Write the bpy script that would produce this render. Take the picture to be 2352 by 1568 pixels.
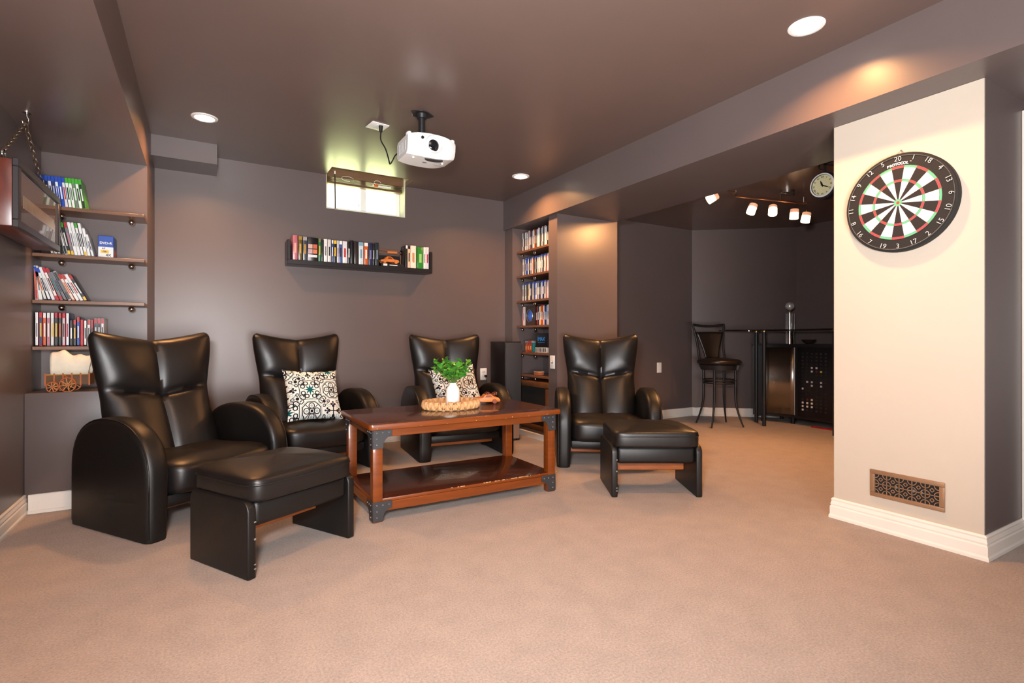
import bpy, bmesh, math, random
from mathutils import Vector, Matrix, Euler

SC = bpy.context.scene
COL = SC.collection
for o in list(bpy.data.objects):
    bpy.data.objects.remove(o, do_unlink=True)
R = math.radians
PI = math.pi

# ------------------------------------------------------------------ camera
cam_d = bpy.data.cameras.new('camera')
cam = bpy.data.objects.new('camera', cam_d)
COL.objects.link(cam)
cam.location = (0, 0, 0.92)
cam.rotation_euler = (R(90), 0, -R(30.533))
cam_d.sensor_fit = 'HORIZONTAL'
cam_d.sensor_width = 36
cam_d.lens = 36 * 1201.5 / 2352
cam_d.shift_y = -6.2 / 2352
cam_d.clip_start = 0.02
SC.camera = cam

# ------------------------------------------------------------------ world, sun, flash, added fill, exposure
W = bpy.data.worlds.new('world'); SC.world = W
W.use_nodes = True
bg = W.node_tree.nodes['Background']
bg.inputs[0].default_value = (0.93, 0.97, 1.0, 1)
bg.inputs[1].default_value = 2.6
W.cycles.sampling_method = 'NONE'

def lamp(name, kind, loc, energy, color, **kw):
    d = bpy.data.lights.new(name, kind)
    d.energy = energy; d.color = color
    for k, v in kw.items():
        setattr(d, k, v)
    o = bpy.data.objects.new(name, d); COL.objects.link(o); o.location = loc
    return o

def aim(o, target):
    o.rotation_euler = (Vector(target) - o.location).to_track_quat('-Z', 'Y').to_euler()

sun = lamp('sun', 'SUN', (6, 6, 8), 85.0, (1.0, 0.96, 0.88), angle=0.01)
aim(sun, Vector((6, 6, 8)) + Vector((-0.55, 0.30, -0.78)))
flash = lamp('camera_flash', 'AREA', (-0.16, 0.05, 1.16), 58.0, (0.96, 0.97, 1.0), shape='RECTANGLE', size=0.22, size_y=0.16, spread=R(145))
aim(flash, (2.3, 3.8, 1.7))
bounce = lamp('bounce_fill', 'AREA', (0.25, -0.8, 0.6), 112.0, (1.0, 0.95, 0.92), shape='RECTANGLE', size=1.2, size_y=0.8, spread=R(140))  # large unseen fill light added behind the camera, aimed up at the ceiling
aim(bounce, (1.0, 1.0, 2.3))

SC.view_settings.view_transform = 'Standard'
SC.view_settings.look = 'None'
SC.view_settings.exposure = 0.1
SC.view_settings.gamma = 1.0
SC.view_settings.use_curve_mapping = False
SC.cycles.use_denoising = True
SC.cycles.max_bounces = 5
SC.cycles.diffuse_bounces = 3
SC.cycles.glossy_bounces = 3
SC.cycles.transmission_bounces = 6
SC.cycles.transparent_max_bounces = 8
SC.cycles.use_adaptive_sampling = True
SC.cycles.adaptive_threshold = 0.05
SC.cycles.adaptive_min_samples = 16
SC.cycles.sample_clamp_indirect = 6.0

# ------------------------------------------------------------------ materials
def lin(c):
    c /= 255.0
    return c / 12.92 if c <= 0.04045 else ((c + 0.055) / 1.055) ** 2.4

def rgb(r, g, b):
    return (lin(r), lin(g), lin(b), 1.0)

MATS = {}
def mat(name, col, rough=0.5, metal=0.0, var=None, bump=None, spec=0.5, emit=None, coat=0.0, stretch=None, trans=0.0, sheen=0.0, mott=None):
    """Principled material; var=(scale, amount) colour variation, bump=(scale, strength), stretch = mapping scale."""
    if name in MATS:
        return MATS[name]
    m = bpy.data.materials.new(name); m.use_nodes = True
    nt = m.node_tree; N = nt.nodes; L = nt.links
    p = N['Principled BSDF']
    p.inputs['Base Color'].default_value = col
    p.inputs['Roughness'].default_value = rough
    p.inputs['Metallic'].default_value = metal
    p.inputs['Specular IOR Level'].default_value = spec
    p.inputs['Coat Weight'].default_value = coat
    p.inputs['Transmission Weight'].default_value = trans
    p.inputs['Sheen Weight'].default_value = sheen
    tc = N.new('ShaderNodeTexCoord')
    src = tc.outputs['Object']
    if stretch:
        mp = N.new('ShaderNodeMapping'); mp.inputs['Scale'].default_value = stretch
        L.new(src, mp.inputs['Vector']); src = mp.outputs['Vector']
    if var:
        nz = N.new('ShaderNodeTexNoise'); nz.inputs['Scale'].default_value = var[0]; nz.inputs['Detail'].default_value = 5
        L.new(src, nz.inputs['Vector'])
        rp = N.new('ShaderNodeValToRGB')
        a = var[1]
        rp.color_ramp.elements[0].position = 0.3; rp.color_ramp.elements[1].position = 0.7
        rp.color_ramp.elements[0].color = (col[0]*(1-a), col[1]*(1-a), col[2]*(1-a), 1)
        rp.color_ramp.elements[1].color = (min(1, col[0]*(1+a)), min(1, col[1]*(1+a)), min(1, col[2]*(1+a)), 1)
        L.new(nz.outputs['Fac'], rp.inputs['Fac'])
        out = rp.outputs['Color']
        if mott:
            n2 = N.new('ShaderNodeTexNoise'); n2.inputs['Scale'].default_value = mott[0]; n2.inputs['Detail'].default_value = 3
            L.new(src, n2.inputs['Vector'])
            mr = N.new('ShaderNodeMapRange'); mr.inputs['From Min'].default_value = 0.3; mr.inputs['From Max'].default_value = 0.7
            mr.inputs['To Min'].default_value = 1 - mott[1]; mr.inputs['To Max'].default_value = 1 + mott[1]
            L.new(n2.outputs['Fac'], mr.inputs['Value'])
            mx = N.new('ShaderNodeVectorMath'); mx.operation = 'SCALE'
            L.new(out, mx.inputs[0]); L.new(mr.outputs[0], mx.inputs['Scale'])
            out = mx.outputs[0]
        L.new(out, p.inputs['Base Color'])
    if bump:
        bz = N.new('ShaderNodeTexNoise'); bz.inputs['Scale'].default_value = bump[0]; bz.inputs['Detail'].default_value = 4
        L.new(src, bz.inputs['Vector'])
        bp = N.new('ShaderNodeBump'); bp.inputs['Strength'].default_value = bump[1]; bp.inputs['Distance'].default_value = bump[2] if len(bump) > 2 else 0.002
        L.new(bz.outputs['Fac'], bp.inputs['Height'])
        L.new(bp.outputs['Normal'], p.inputs['Normal'])
    if emit:
        p.inputs['Emission Color'].default_value = emit[0]
        p.inputs['Emission Strength'].default_value = emit[1]
    MATS[name] = m
    return m

PAINT = mat('brown_satin_paint', rgb(98, 86, 84), 0.36, var=(1.3, 0.06), bump=(260, 0.05, 0.001), spec=0.5)
CEILP = mat('brown_ceiling_paint', rgb(105, 87, 80), 0.30, var=(1.1, 0.05), bump=(200, 0.04, 0.001), spec=0.5)
CREAM = mat('cream_wall_paint', rgb(198, 185, 169), 0.5, var=(2, 0.02), bump=(220, 0.05, 0.001))
CARPET = mat('beige_carpet', rgb(174, 156, 143), 0.95, var=(140, 0.22), bump=(420, 0.8, 0.006), spec=0.1, sheen=0.3, mott=(9.0, 0.07))
WHITE = mat('white_trim_paint', rgb(236, 228, 218), 0.4, var=(6, 0.03))
PLASTIC_W = mat('white_plastic', rgb(240, 238, 234), 0.35)
VINYL = mat('white_vinyl', rgb(240, 240, 238), 0.4)
LEATHER = mat('black_leather', rgb(19, 17, 17), 0.38, var=(5, 0.25), bump=(230, 0.22, 0.0015), spec=0.55)
LEATHER_D = mat('black_leather_panel', rgb(14, 13, 13), 0.44, var=(5, 0.2), bump=(230, 0.22, 0.0015), spec=0.5)
BASEWOOD = mat('orange_brown_wood', rgb(158, 84, 36), 0.4, var=(9, 0.2), stretch=(1, 6, 6))
TABLE_O = mat('cherry_wood_edge', rgb(118, 56, 14), 0.34, var=(8, 0.18), stretch=(0.7, 7, 7), coat=0.3)
TABLE_SHADE = mat('shaded_cherry_top', rgb(72, 37, 24), 0.24, var=(7, 0.2), stretch=(0.6, 8, 8), coat=0.4)  # same stain as the edges; grazing-light darkness painted into upward faces
SCUFF = mat('bare_scuffed_wood', rgb(205, 160, 110), 0.7)
SHELFWOOD = mat('brown_shelf_wood', rgb(118, 80, 56), 0.35, var=(7, 0.2), stretch=(1, 8, 8))
BLACKMETAL = mat('black_metal', rgb(38, 37, 39), 0.4, metal=0.3, bump=(120, 0.1, 0.001))
IRON = mat('dark_grey_iron', rgb(58, 58, 61), 0.5, metal=0.25, bump=(160, 0.2, 0.001))
CHROME = mat('chrome', rgb(225, 222, 215), 0.12, metal=1.0)
STEEL = mat('brushed_steel', rgb(190, 184, 176), 0.3, metal=1.0, stretch=(1, 40, 1), bump=(60, 0.1, 0.0005))
BLACKLAM = mat('black_laminate', rgb(28, 26, 28), 0.32)
BLACKPL = mat('black_plastic', rgb(22, 22, 23), 0.4)
RUBBER = mat('black_rubber', rgb(20, 20, 20), 0.6)
BRONZE = mat('bronze_metal', rgb(158, 122, 92), 0.42, metal=0.35, var=(12, 0.1))
DARKVOID = mat('duct_black', rgb(24, 22, 22), 0.8)
CERAMIC = mat('white_ceramic', rgb(246, 243, 240), 0.35)
LEAF = mat('green_leaf', rgb(66, 132, 44), 0.28, var=(30, 0.35))
LEAF2 = mat('bright_green_leaf', rgb(112, 182, 62), 0.3, var=(30, 0.3))
STEM = mat('green_stem', rgb(80, 110, 45), 0.6)
WICKER = mat('woven_water_hyacinth', rgb(205, 158, 108), 0.65, var=(60, 0.3), bump=(150, 0.4, 0.002))
TOYWOOD = mat('varnished_toy_wood', rgb(206, 120, 58), 0.35, var=(10, 0.25), stretch=(1, 6, 6))
TOYWOOD2 = mat('dark_toy_wood', rgb(120, 52, 26), 0.35, var=(10, 0.25))
WAGONWOOD = mat('wagon_wood', rgb(96, 64, 30), 0.5, var=(14, 0.25))
WAGONRIM = mat('wagon_wheel_wood', rgb(178, 96, 48), 0.5, var=(14, 0.2))
CANVAS = mat('cream_canvas', rgb(236, 226, 204), 0.85, var=(20, 0.06), bump=(200, 0.4, 0.002))
GRILLE = mat('charcoal_grille_cloth', rgb(52, 51, 54), 0.75, bump=(600, 0.5, 0.001))
BLIND = mat('brown_blind', rgb(104, 74, 52), 0.45, var=(6, 0.15), stretch=(1, 12, 12))
GRASS = mat('lawn_green', rgb(188, 194, 142), 0.9, var=(4, 0.2))
DIFFUSER = mat('lit_lamp_diffuser', rgb(255, 245, 230), 0.5, emit=((1.0, 0.8, 0.6, 1), 9.0))
SHADE_HOT = mat('lit_glass_shade', rgb(255, 235, 215), 0.5, emit=((1.0, 0.62, 0.34, 1), 4.0))
SHADE_CAP = mat('frosted_glass_shade_top', rgb(235, 190, 165), 0.4, emit=((1.0, 0.42, 0.2, 1), 0.5))
BULB = mat('hot_bulb', rgb(255, 240, 220), 0.5, emit=((1.0, 0.62, 0.30, 1), 30.0))
for _m in (DIFFUSER, SHADE_HOT, SHADE_CAP, BULB):
    _m.cycles.emission_sampling = 'NONE'

def glass_mat(name, tint=(1, 1, 1, 1), gloss=0.12):
    m = bpy.data.materials.new(name); m.use_nodes = True
    nt = m.node_tree; nt.nodes.clear()
    o = nt.nodes.new('ShaderNodeOutputMaterial'); mx = nt.nodes.new('ShaderNodeMixShader')
    t = nt.nodes.new('ShaderNodeBsdfTransparent'); g = nt.nodes.new('ShaderNodeBsdfGlossy')
    t.inputs[0].default_value = tint; g.inputs['Roughness'].default_value = 0.03
    mx.inputs[0].default_value = gloss
    nt.links.new(t.outputs[0], mx.inputs[1]); nt.links.new(g.outputs[0], mx.inputs[2]); nt.links.new(mx.outputs[0], o.inputs[0])
    return m
PANE = glass_mat('window_glass', (0.97, 1.0, 0.97, 1), 0.06)
SMOKED = glass_mat('smoked_bar_glass', (0.35, 0.36, 0.36, 1), 0.12)
CRYSTAL = mat('clear_crystal', rgb(250, 250, 250), 0.02, trans=1.0)
PICGLASS = mat('picture_glass_print', rgb(86, 72, 68), 0.06, var=(3, 0.25), spec=0.6)

_flat = {}
def flat(c, rough=0.4):
    k = tuple(c) + (rough,)
    if k not in _flat:
        _flat[k] = mat('print_%d_%d_%d_%d' % (c[0], c[1], c[2], int(rough*100)), rgb(*c), rough, var=(18, 0.08))
    return _flat[k]

# ------------------------------------------------------------------ mesh helpers
class MB:
    def __init__(s):
        s.v = []; s.f = []; s.mi = []
    def add(s, vs, fs, mi=0):
        b = len(s.v)
        s.v += [tuple(v) for v in vs]
        for f in fs:
            s.f.append(tuple(b + i for i in f)); s.mi.append(mi)
        return s
    def box(s, x0, x1, y0, y1, z0, z1, mi=0):
        vs = [(x, y, z) for z in (z0, z1) for y in (y0, y1) for x in (x0, x1)]
        return s.add(vs, [(0, 2, 3, 1), (4, 5, 7, 6), (0, 1, 5, 4), (2, 6, 7, 3), (0, 4, 6, 2), (1, 3, 7, 5)], mi)
    def prism(s, poly, a0, a1, axis='z', mi=0):
        n = len(poly)
        def P(p, a):
            return (p[0], p[1], a) if axis == 'z' else ((p[0], a, p[1]) if axis == 'y' else (a, p[0], p[1]))
        vs = [P(p, a0) for p in poly] + [P(p, a1) for p in poly]
        fs = [tuple(range(n)), tuple(range(2*n-1, n-1, -1))]
        for i in range(n):
            j = (i+1) % n
            fs.append((i, i+n, j+n, j))
        return s.add(vs, fs, mi)
    def quad(s, a, b, c, d, mi=0):
        return s.add([a, b, c, d], [(0, 1, 2, 3)], mi)
    def cyl(s, p0, p1, r0, r1=None, n=16, caps=True, mi=0):
        if r1 is None: r1 = r0
        p0 = Vector(p0); p1 = Vector(p1); d = (p1-p0).normalized()
        a = d.orthogonal().normalized(); b = d.cross(a)
        vs = []
        for p, r in ((p0, r0), (p1, r1)):
            for i in range(n):
                t = 2*PI*i/n
                vs.append(p + a*(r*math.cos(t)) + b*(r*math.sin(t)))
        fs = [(i, (i+1) % n, (i+1) % n + n, i+n) for i in range(n)]
        if caps:
            fs += [tuple(range(n-1, -1, -1)), tuple(range(n, 2*n))]
        return s.add(vs, fs, mi)
    def tube(s, path, r, n=8, closed=False, mi=0):
        path = [Vector(p) for p in path]; k = len(path)
        rs = r if isinstance(r, (list, tuple)) else [r]*k
        vs = []; prev = None
        for i, p in enumerate(path):
            if closed:
                d = path[(i+1) % k]-path[i-1]
            else:
                d = path[min(i+1, k-1)]-path[max(i-1, 0)]
            d.normalize()
            if prev is None:
                a = d.orthogonal().normalized()
            else:
                a = (prev-d*prev.dot(d)).normalized()
            prev = a; b = d.cross(a)
            for j in range(n):
                t = 2*PI*j/n
                vs.append(p+a*(rs[i]*math.cos(t))+b*(rs[i]*math.sin(t)))
        fs = []
        for i in range(k if closed else k-1):
            i2 = (i+1) % k
            for j in range(n):
                j2 = (j+1) % n
                fs.append((i*n+j, i*n+j2, i2*n+j2, i2*n+j))
        if not closed:
            fs += [tuple(range(n-1, -1, -1)), tuple(range((k-1)*n, k*n))]
        return s.add(vs, fs, mi)
    def lathe(s, prof, n=24, c=(0, 0, 0), mi=0, sx=1, sy=1):
        vs = []
        for r, z in prof:
            for i in range(n):
                t = 2*PI*i/n
                vs.append((c[0]+r*sx*math.cos(t), c[1]+r*sy*math.sin(t), c[2]+z))
        fs = []
        for k in range(len(prof)-1):
            for i in range(n):
                j = (i+1) % n
                fs.append((k*n+i, k*n+j, (k+1)*n+j, (k+1)*n+i))
        fs.append(tuple(range(n-1, -1, -1))); m = (len(prof)-1)*n
        fs.append(tuple(range(m, m+n)))
        return s.add(vs, fs, mi)
    def sphere(s, c, r, n=12, m=8, sc=(1, 1, 1), mi=0):
        prof = [(r*math.sin(PI*k/m), -r*math.cos(PI*k/m)) for k in range(m+1)]
        prof[0] = (r*0.02, -r); prof[-1] = (r*0.02, r)
        b = len(s.v); s.lathe(prof, n, (0, 0, 0), mi)
        for i in range(b, len(s.v)):
            v = s.v[i]; s.v[i] = (c[0]+v[0]*sc[0], c[1]+v[1]*sc[1], c[2]+v[2]*sc[2])
        return s
    def grid(s, fn, nu, nv, mi=0, flip=False):
        vs = [fn(i/nu, j/nv) for j in range(nv+1) for i in range(nu+1)]
        fs = []
        for j in range(nv):
            for i in range(nu):
                a = j*(nu+1)+i
                q = (a, a+1, a+nu+2, a+nu+1)
                fs.append(q[::-1] if flip else q)
        return s.add(vs, fs, mi)
    def xform(s, M, start=0):
        for i in range(start, len(s.v)):
            s.v[i] = tuple(M @ Vector(s.v[i]))
        return s
    def mesh(s, name, mats, smooth=None, bevel=None, merge=False):
        me = bpy.data.meshes.new(name)
        me.from_pydata(s.v, [], s.f)
        mats = mats if isinstance(mats, (list, tuple)) else [mats]
        for m in mats: me.materials.append(m)
        for p, k in zip(me.polygons, s.mi): p.material_index = k
        bm = bmesh.new(); bm.from_mesh(me)
        if merge:
            bmesh.ops.remove_doubles(bm, verts=bm.verts, dist=merge if isinstance(merge, float) else 1e-5)
        bmesh.ops.recalc_face_normals(bm, faces=bm.faces)
        if bevel:
            es = [e for e in bm.edges if len(e.link_faces) == 2 and e.calc_face_angle(0) > 0.5]
            bmesh.ops.bevel(bm, geom=es, offset=bevel[0], segments=bevel[1], profile=0.5, affect='EDGES', clamp_overlap=True)
        bm.to_mesh(me); bm.free()
        if smooth is not None or bevel:
            me.polygons.foreach_set('use_smooth', [True]*len(me.polygons))
            me.set_sharp_from_angle(angle=R(smooth if smooth is not None else 40))
        me.update()
        return me
    def build(s, name, mats, parent=None, smooth=None, bevel=None, merge=False, label=None):
        me = s.mesh(name, mats, smooth, bevel, merge)
        return link(name, me, parent, label)

def link(name, me, parent=None, label=None, loc=None, rot=None):
    o = bpy.data.objects.new(name, me); COL.objects.link(o)
    if parent is not None: o.parent = parent
    if label: o['label'] = label
    if loc is not None: o.location = loc
    if rot is not None: o.rotation_euler = rot
    return o

def tag(o, label, cat, group=None):
    o['label'] = label; o['category'] = cat
    if group: o['group'] = group
    return o

def thing(name, label, cat, loc=(0, 0, 0), rz=0.0, group=None):
    o = bpy.data.objects.new(name, None); COL.objects.link(o)
    o.empty_display_size = 0.05
    o.location = loc; o.rotation_euler = (0, 0, rz)
    return tag(o, label, cat, group)

def struct(o):
    o['kind'] = 'structure'; return o

def copy_tree(o, parent=None):
    c = o.copy(); COL.objects.link(c); c.parent = parent
    for ch in list(o.children):
        copy_tree(ch, c)
    return c

def text_mb(txt, size, depth=0.0006, align='CENTER', bold=0.0):
    cu = bpy.data.curves.new('lettering', 'FONT')
    cu.body = txt; cu.size = size; cu.extrude = depth; cu.align_x = align; cu.align_y = 'CENTER'
    cu.offset = bold; cu.resolution_u = 3
    ob = bpy.data.objects.new('lettering', cu); COL.objects.link(ob)
    dg = bpy.context.evaluated_depsgraph_get(); dg.update()
    me = bpy.data.meshes.new_from_object(ob.evaluated_get(dg))
    bpy.data.objects.remove(ob, do_unlink=True)
    m = MB(); m.add([v.co for v in me.vertices], [tuple(p.vertices) for p in me.polygons])
    bpy.data.meshes.remove(me); bpy.data.curves.remove(cu)
    return m

def rounded_box_mb(sx, sy, sz, e=4.0, n=24, crown=0.0):
    """superellipsoid cushion centred on origin"""
    m = MB()
    def sg(a, p): return math.copysign(abs(a)**p, a)
    nu, nv = n*2, n
    vs = []
    for j in range(nv+1):
        ph = -PI/2 + PI*j/nv
        for i in range(nu):
            th = 2*PI*i/nu
            cz = sg(math.cos(ph), 2/e)
            x = cz*sg(math.cos(th), 2/e); y = cz*sg(math.sin(th), 2/e); z = sg(math.sin(ph), 2/e)
            vs.append((x*sx/2, y*sy/2, z*sz/2 + crown*max(0, z)*(1-x*x)*(1-y*y)))
    fs = []
    for j in range(nv):
        for i in range(nu):
            k = (i+1) % nu
            fs.append((j*nu+i, j*nu+k, (j+1)*nu+k, (j+1)*nu+i))
    m.add(vs, fs)
    return m

ORD = ['first', 'second', 'third', 'fourth', 'fifth', 'sixth', 'seventh', 'eighth', 'ninth', 'tenth', 'eleventh', 'twelfth', 'thirteenth',
       'fourteenth', 'fifteenth', 'sixteenth', 'seventeenth', 'eighteenth', 'nineteenth', 'twentieth', 'twenty-first', 'twenty-second', 'twenty-third',
       'twenty-fourth', 'twenty-fifth', 'twenty-sixth', 'twenty-seventh', 'twenty-eighth', 'twenty-ninth', 'thirtieth', 'thirty-first', 'thirty-second',
       'thirty-third', 'thirty-fourth', 'thirty-fifth']

# ================================================================== THE ROOM
H = 2.30      # ceiling
SB = 2.006    # underside of beam and left soffit
YB = 4.58     # back wall
WX0, WX1, WZ0 = 0.888, 1.576, 2.018   # window opening
NY = 4.35     # ceiling notch in front of the window

struct(MB().box(-0.95, 6.2, -2.6, 4.9, -0.08, 0.0).build('floor', CARPET))
# ceiling with the notch cut out over the window
m = MB()
for (x0, x1, y0, y1) in ((-0.95, WX0, -2.6, 4.9), (WX1, 2.62, -2.6, 4.9), (WX0, WX1, -2.6, NY)):
    m.box(x0, x1, y0, y1, H, H+0.04)
struct(m.build('ceiling', CEILP))
# notch sides above the ceiling plane
m = MB()
m.box(WX0-0.03, WX0, NY, 4.9, H+0.04, 2.75); m.box(WX1, WX1+0.03, NY, 4.9, H+0.04, 2.75)
m.box(WX0, WX1, NY-0.03, NY, H+0.04, 2.75); m.box(WX0-0.03, WX1+0.03, NY-0.03, 4.9, 2.75, 2.78)
struct(m.build('trim_1', CREAM))
# back wall with window opening
m = MB()
m.box(-0.95, WX0, YB, 4.78, 0, H); m.box(WX1, 2.75, YB, 4.78, 0, H); m.box(WX0, WX1, YB, 4.78, 0, WZ0)
struct(m.build('wall_back', PAINT))
# pale reveal around the window
m = MB()
m.box(WX0, WX0+0.004, YB+0.002, 4.78, WZ0, 2.75); m.box(WX1-0.004, WX1, YB+0.002, 4.78, WZ0, 2.75); m.box(WX0, WX1, YB+0.002, 4.78, WZ0, WZ0+0.004)
struct(m.build('trim_2', mat('pale_reveal_paint', rgb(226, 222, 190), 0.45)))
# left wall, shelf wall, ledge, soffit, bulkhead
struct(MB().box(-0.95, -0.81, -2.6, 4.78, 0, H).build('wall_left', PAINT))
struct(MB().box(-0.81, -0.305, 4.0, YB, 0, SB).build('wall_alcove', PAINT))
struct(MB().box(-0.81, -0.305, 3.66, 4.0, 0, 0.632).build('wall_ledge', PAINT, bevel=(0.004, 2)))
struct(MB().box(-0.81, -0.305, -2.6, YB, SB, H).build('ceiling_soffit', CEILP))
struct(MB().box(-0.305, 0.084, 4.268, YB, 2.158, H).build('wall_bulkhead', PAINT))
# rear wall of the room, behind the camera
struct(MB().box(-0.95, 3.4, -2.7, -2.6, 0, H).build('wall_front', PAINT))
# beam on the right
struct(MB().box(2.60, 3.31, -2.6, YB, SB, H+0.04).build('wall_beam', PAINT))
# right wall: pier by the back wall, niche back, stub, column
struct(MB().box(2.618, 3.0, 4.43, YB, 0, SB).build('wall_niche', PAINT))
struct(MB().box(2.98, 3.02, 3.83, 4.43, 0, SB).build('wall_recess', PAINT))
struct(MB().box(2.64, 3.325, 3.705, 3.835, 0, SB).build('wall_stub', PAINT))
struct(MB().box(2.63, 2.98, 3.836, 4.429, 0, 0.075).build('trim_3', PAINT))
# column with the cream face
m = MB()
m.box(2.803, 3.30, 0.874, 1.477, 0, SB)
struct(m.build('wall_column', PAINT))
struct(MB().box(2.797, 2.8035, 0.876, 1.478, 0, SB-0.001).build('wall_cream', CREAM))
struct(MB().box(3.30, 3.42, -2.6, 0.874, 0, H).build('wall_right', PAINT))
struct(MB().box(3.212, 3.30, 0.855, 0.8738, 0, 1.96).build('trim_4', WHITE, bevel=(0.004, 2)))
# bar room
struct(MB().box(3.31, 6.1, 1.3, 4.5, 2.22, 2.26).build('ceiling_bar', CEILP))
struct(MB().box(3.02, 5.05, 4.31, 4.42, 0, 2.22).build('wall_bar_back', PAINT))
struct(MB().prism([(5.05, 4.31), (5.955, 3.569), (6.05, 3.66), (5.10, 4.42)], 0, 2.22).build('wall_bar_corner', PAINT))
struct(MB().box(5.955, 6.06, 1.4, 3.60, 0, 2.22).build('wall_bar_side', PAINT))
struct(MB().box(3.30, 6.06, 1.36, 1.477, 0, 2.22).build('wall_bar_front', PAINT))
# lawn outside
gl = MB().grid(lambda u, v: (-6+14*u, 4.80+12*v, 1.86+0.25*v), 4, 4).build('lawn', GRASS)
gl['kind'] = 'structure'

# ---- baseboards (profile swept along the wall foot with mitred corners)
PROF_TALL = [(0, 0), (0.018, 0), (0.018, 0.012), (0.014, 0.02), (0.014, 0.058), (0.010, 0.064), (0.012, 0.072), (0.008, 0.088), (0.010, 0.096), (0.004, 0.103), (0, 0.103)]
PROF_PLAIN = [(0, 0), (0.016, 0), (0.016, 0.014), (0.011, 0.017), (0.011, 0.096), (0.007, 0.10), (0, 0.10)]
def baseboard(name, path, prof):
    """path runs so that the room lies on its right-hand side"""
    pts = [Vector((p[0], p[1])) for p in path]; n = len(pts); m = MB()
    rings = []
    for i, p in enumerate(pts):
        ds = []
        if i > 0: ds.append((pts[i]-pts[i-1]).normalized())
        if i < n-1: ds.append((pts[i+1]-pts[i]).normalized())
        ns = [Vector((d.y, -d.x)) for d in ds]
        mv = ns[0] if len(ns) == 1 else (ns[0]+ns[1])/(1+ns[0].dot(ns[1]))
        rings.append([(p.x+mv.x*a, p.y+mv.y*a, b+0.0005) for a, b in prof])
    k = len(prof); vs = [v for r in rings for v in r]; fs = []
    for i in range(n-1):
        for j in range(k):
            j2 = (j+1) % k
            fs.append((i*k+j, i*k+j2, (i+1)*k+j2, (i+1)*k+j))
    fs += [tuple(range(k)), tuple(range((n-1)*k, n*k))]
    m.add(vs, fs)
    return struct(m.build(name, WHITE, smooth=25))
baseboard('baseboard_left', [(-0.81, -2.59), (-0.81, 3.66)], PROF_TALL)
baseboard('baseboard_ledge', [(-0.792, 3.66), (-0.305, 3.66), (-0.305, 4.57)], PROF_PLAIN)
baseboard('baseboard_back', [(-0.287, YB), (2.60, YB)], PROF_PLAIN)
baseboard('baseboard_niche', [(2.618, YB-0.02), (2.618, 4.43), (2.63, 4.42), (2.63, 3.836)], [(0, 0), (0.012, 0), (0.012, 0.05), (0, 0.055)])
baseboard('baseboard_stub', [(2.64, 3.83), (2.64, 3.705), (3.325, 3.705), (3.325, 3.835)], PROF_PLAIN)
baseboard('baseboard_bar', [(3.04, 4.31), (5.05, 4.31), (5.955, 3.569), (5.955, 1.5)], PROF_PLAIN)
baseboard('baseboard_right', [(3.28, 1.478), (2.797, 1.478), (2.797, 0.874), (3.212, 0.874)], PROF_TALL)

# ---- window
w1 = bpy.data.objects.new('window_1', None); COL.objects.link(w1); w1.location = (0, 0, 0); struct(w1)
m = MB(); y0, y1 = 4.735, 4.775
z1 = 2.62
m.box(WX0+0.004, WX1-0.004, y0, y1, WZ0+0.004, WZ0+0.05); m.box(WX0+0.004, WX1-0.004, y0, y1, z1, z1+0.12)
m.box(WX0+0.004, WX0+0.04, y0, y1, WZ0+0.05, z1); m.box(WX1-0.04, WX1-0.004, y0, y1, WZ0+0.05, z1)
m.build('window_frame', VINYL, w1)
MB().box(1.215, 1.262, y0-0.006, y1, WZ0+0.05, z1).build('mullion', VINYL, w1, bevel=(0.003, 1))
MB().box(WX0+0.04, 1.215, 4.752, 4.756, WZ0+0.05, z1).build('pane', PANE, w1)
MB().box(1.262, WX1-0.04, 4.752, 4.756, WZ0+0.05, z1).build('pane', PANE, w1)
MB().box(1.19, 1.205, y0-0.014, y0-0.004, 2.10, 2.125).build('latch', VINYL, w1, bevel=(0.002, 1))

# ================================================================== FURNITURE
def smoothstep(a, b, x):
    t = max(0, min(1, (x-a)/(b-a))); return t*t*(3-2*t)

def arm_profile(L, Hh, n=20):
    pts = [(-L/2+0.004, 0.0), (-L/2, 0.02), (-L/2, 0.12), (-L/2, 0.22)]
    z0 = 0.27
    for i in range(n+1):
        t = PI - PI*i/n
        c, s_ = math.cos(t), math.sin(t)
        pts.append((L/2*math.copysign(abs(c)**0.86, c), z0+(Hh-z0)*abs(s_)**0.80))
    pts += [(L/2, 0.22), (L/2, 0.12), (L/2, 0.02), (L/2-0.004, 0.0)]
    return pts

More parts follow.
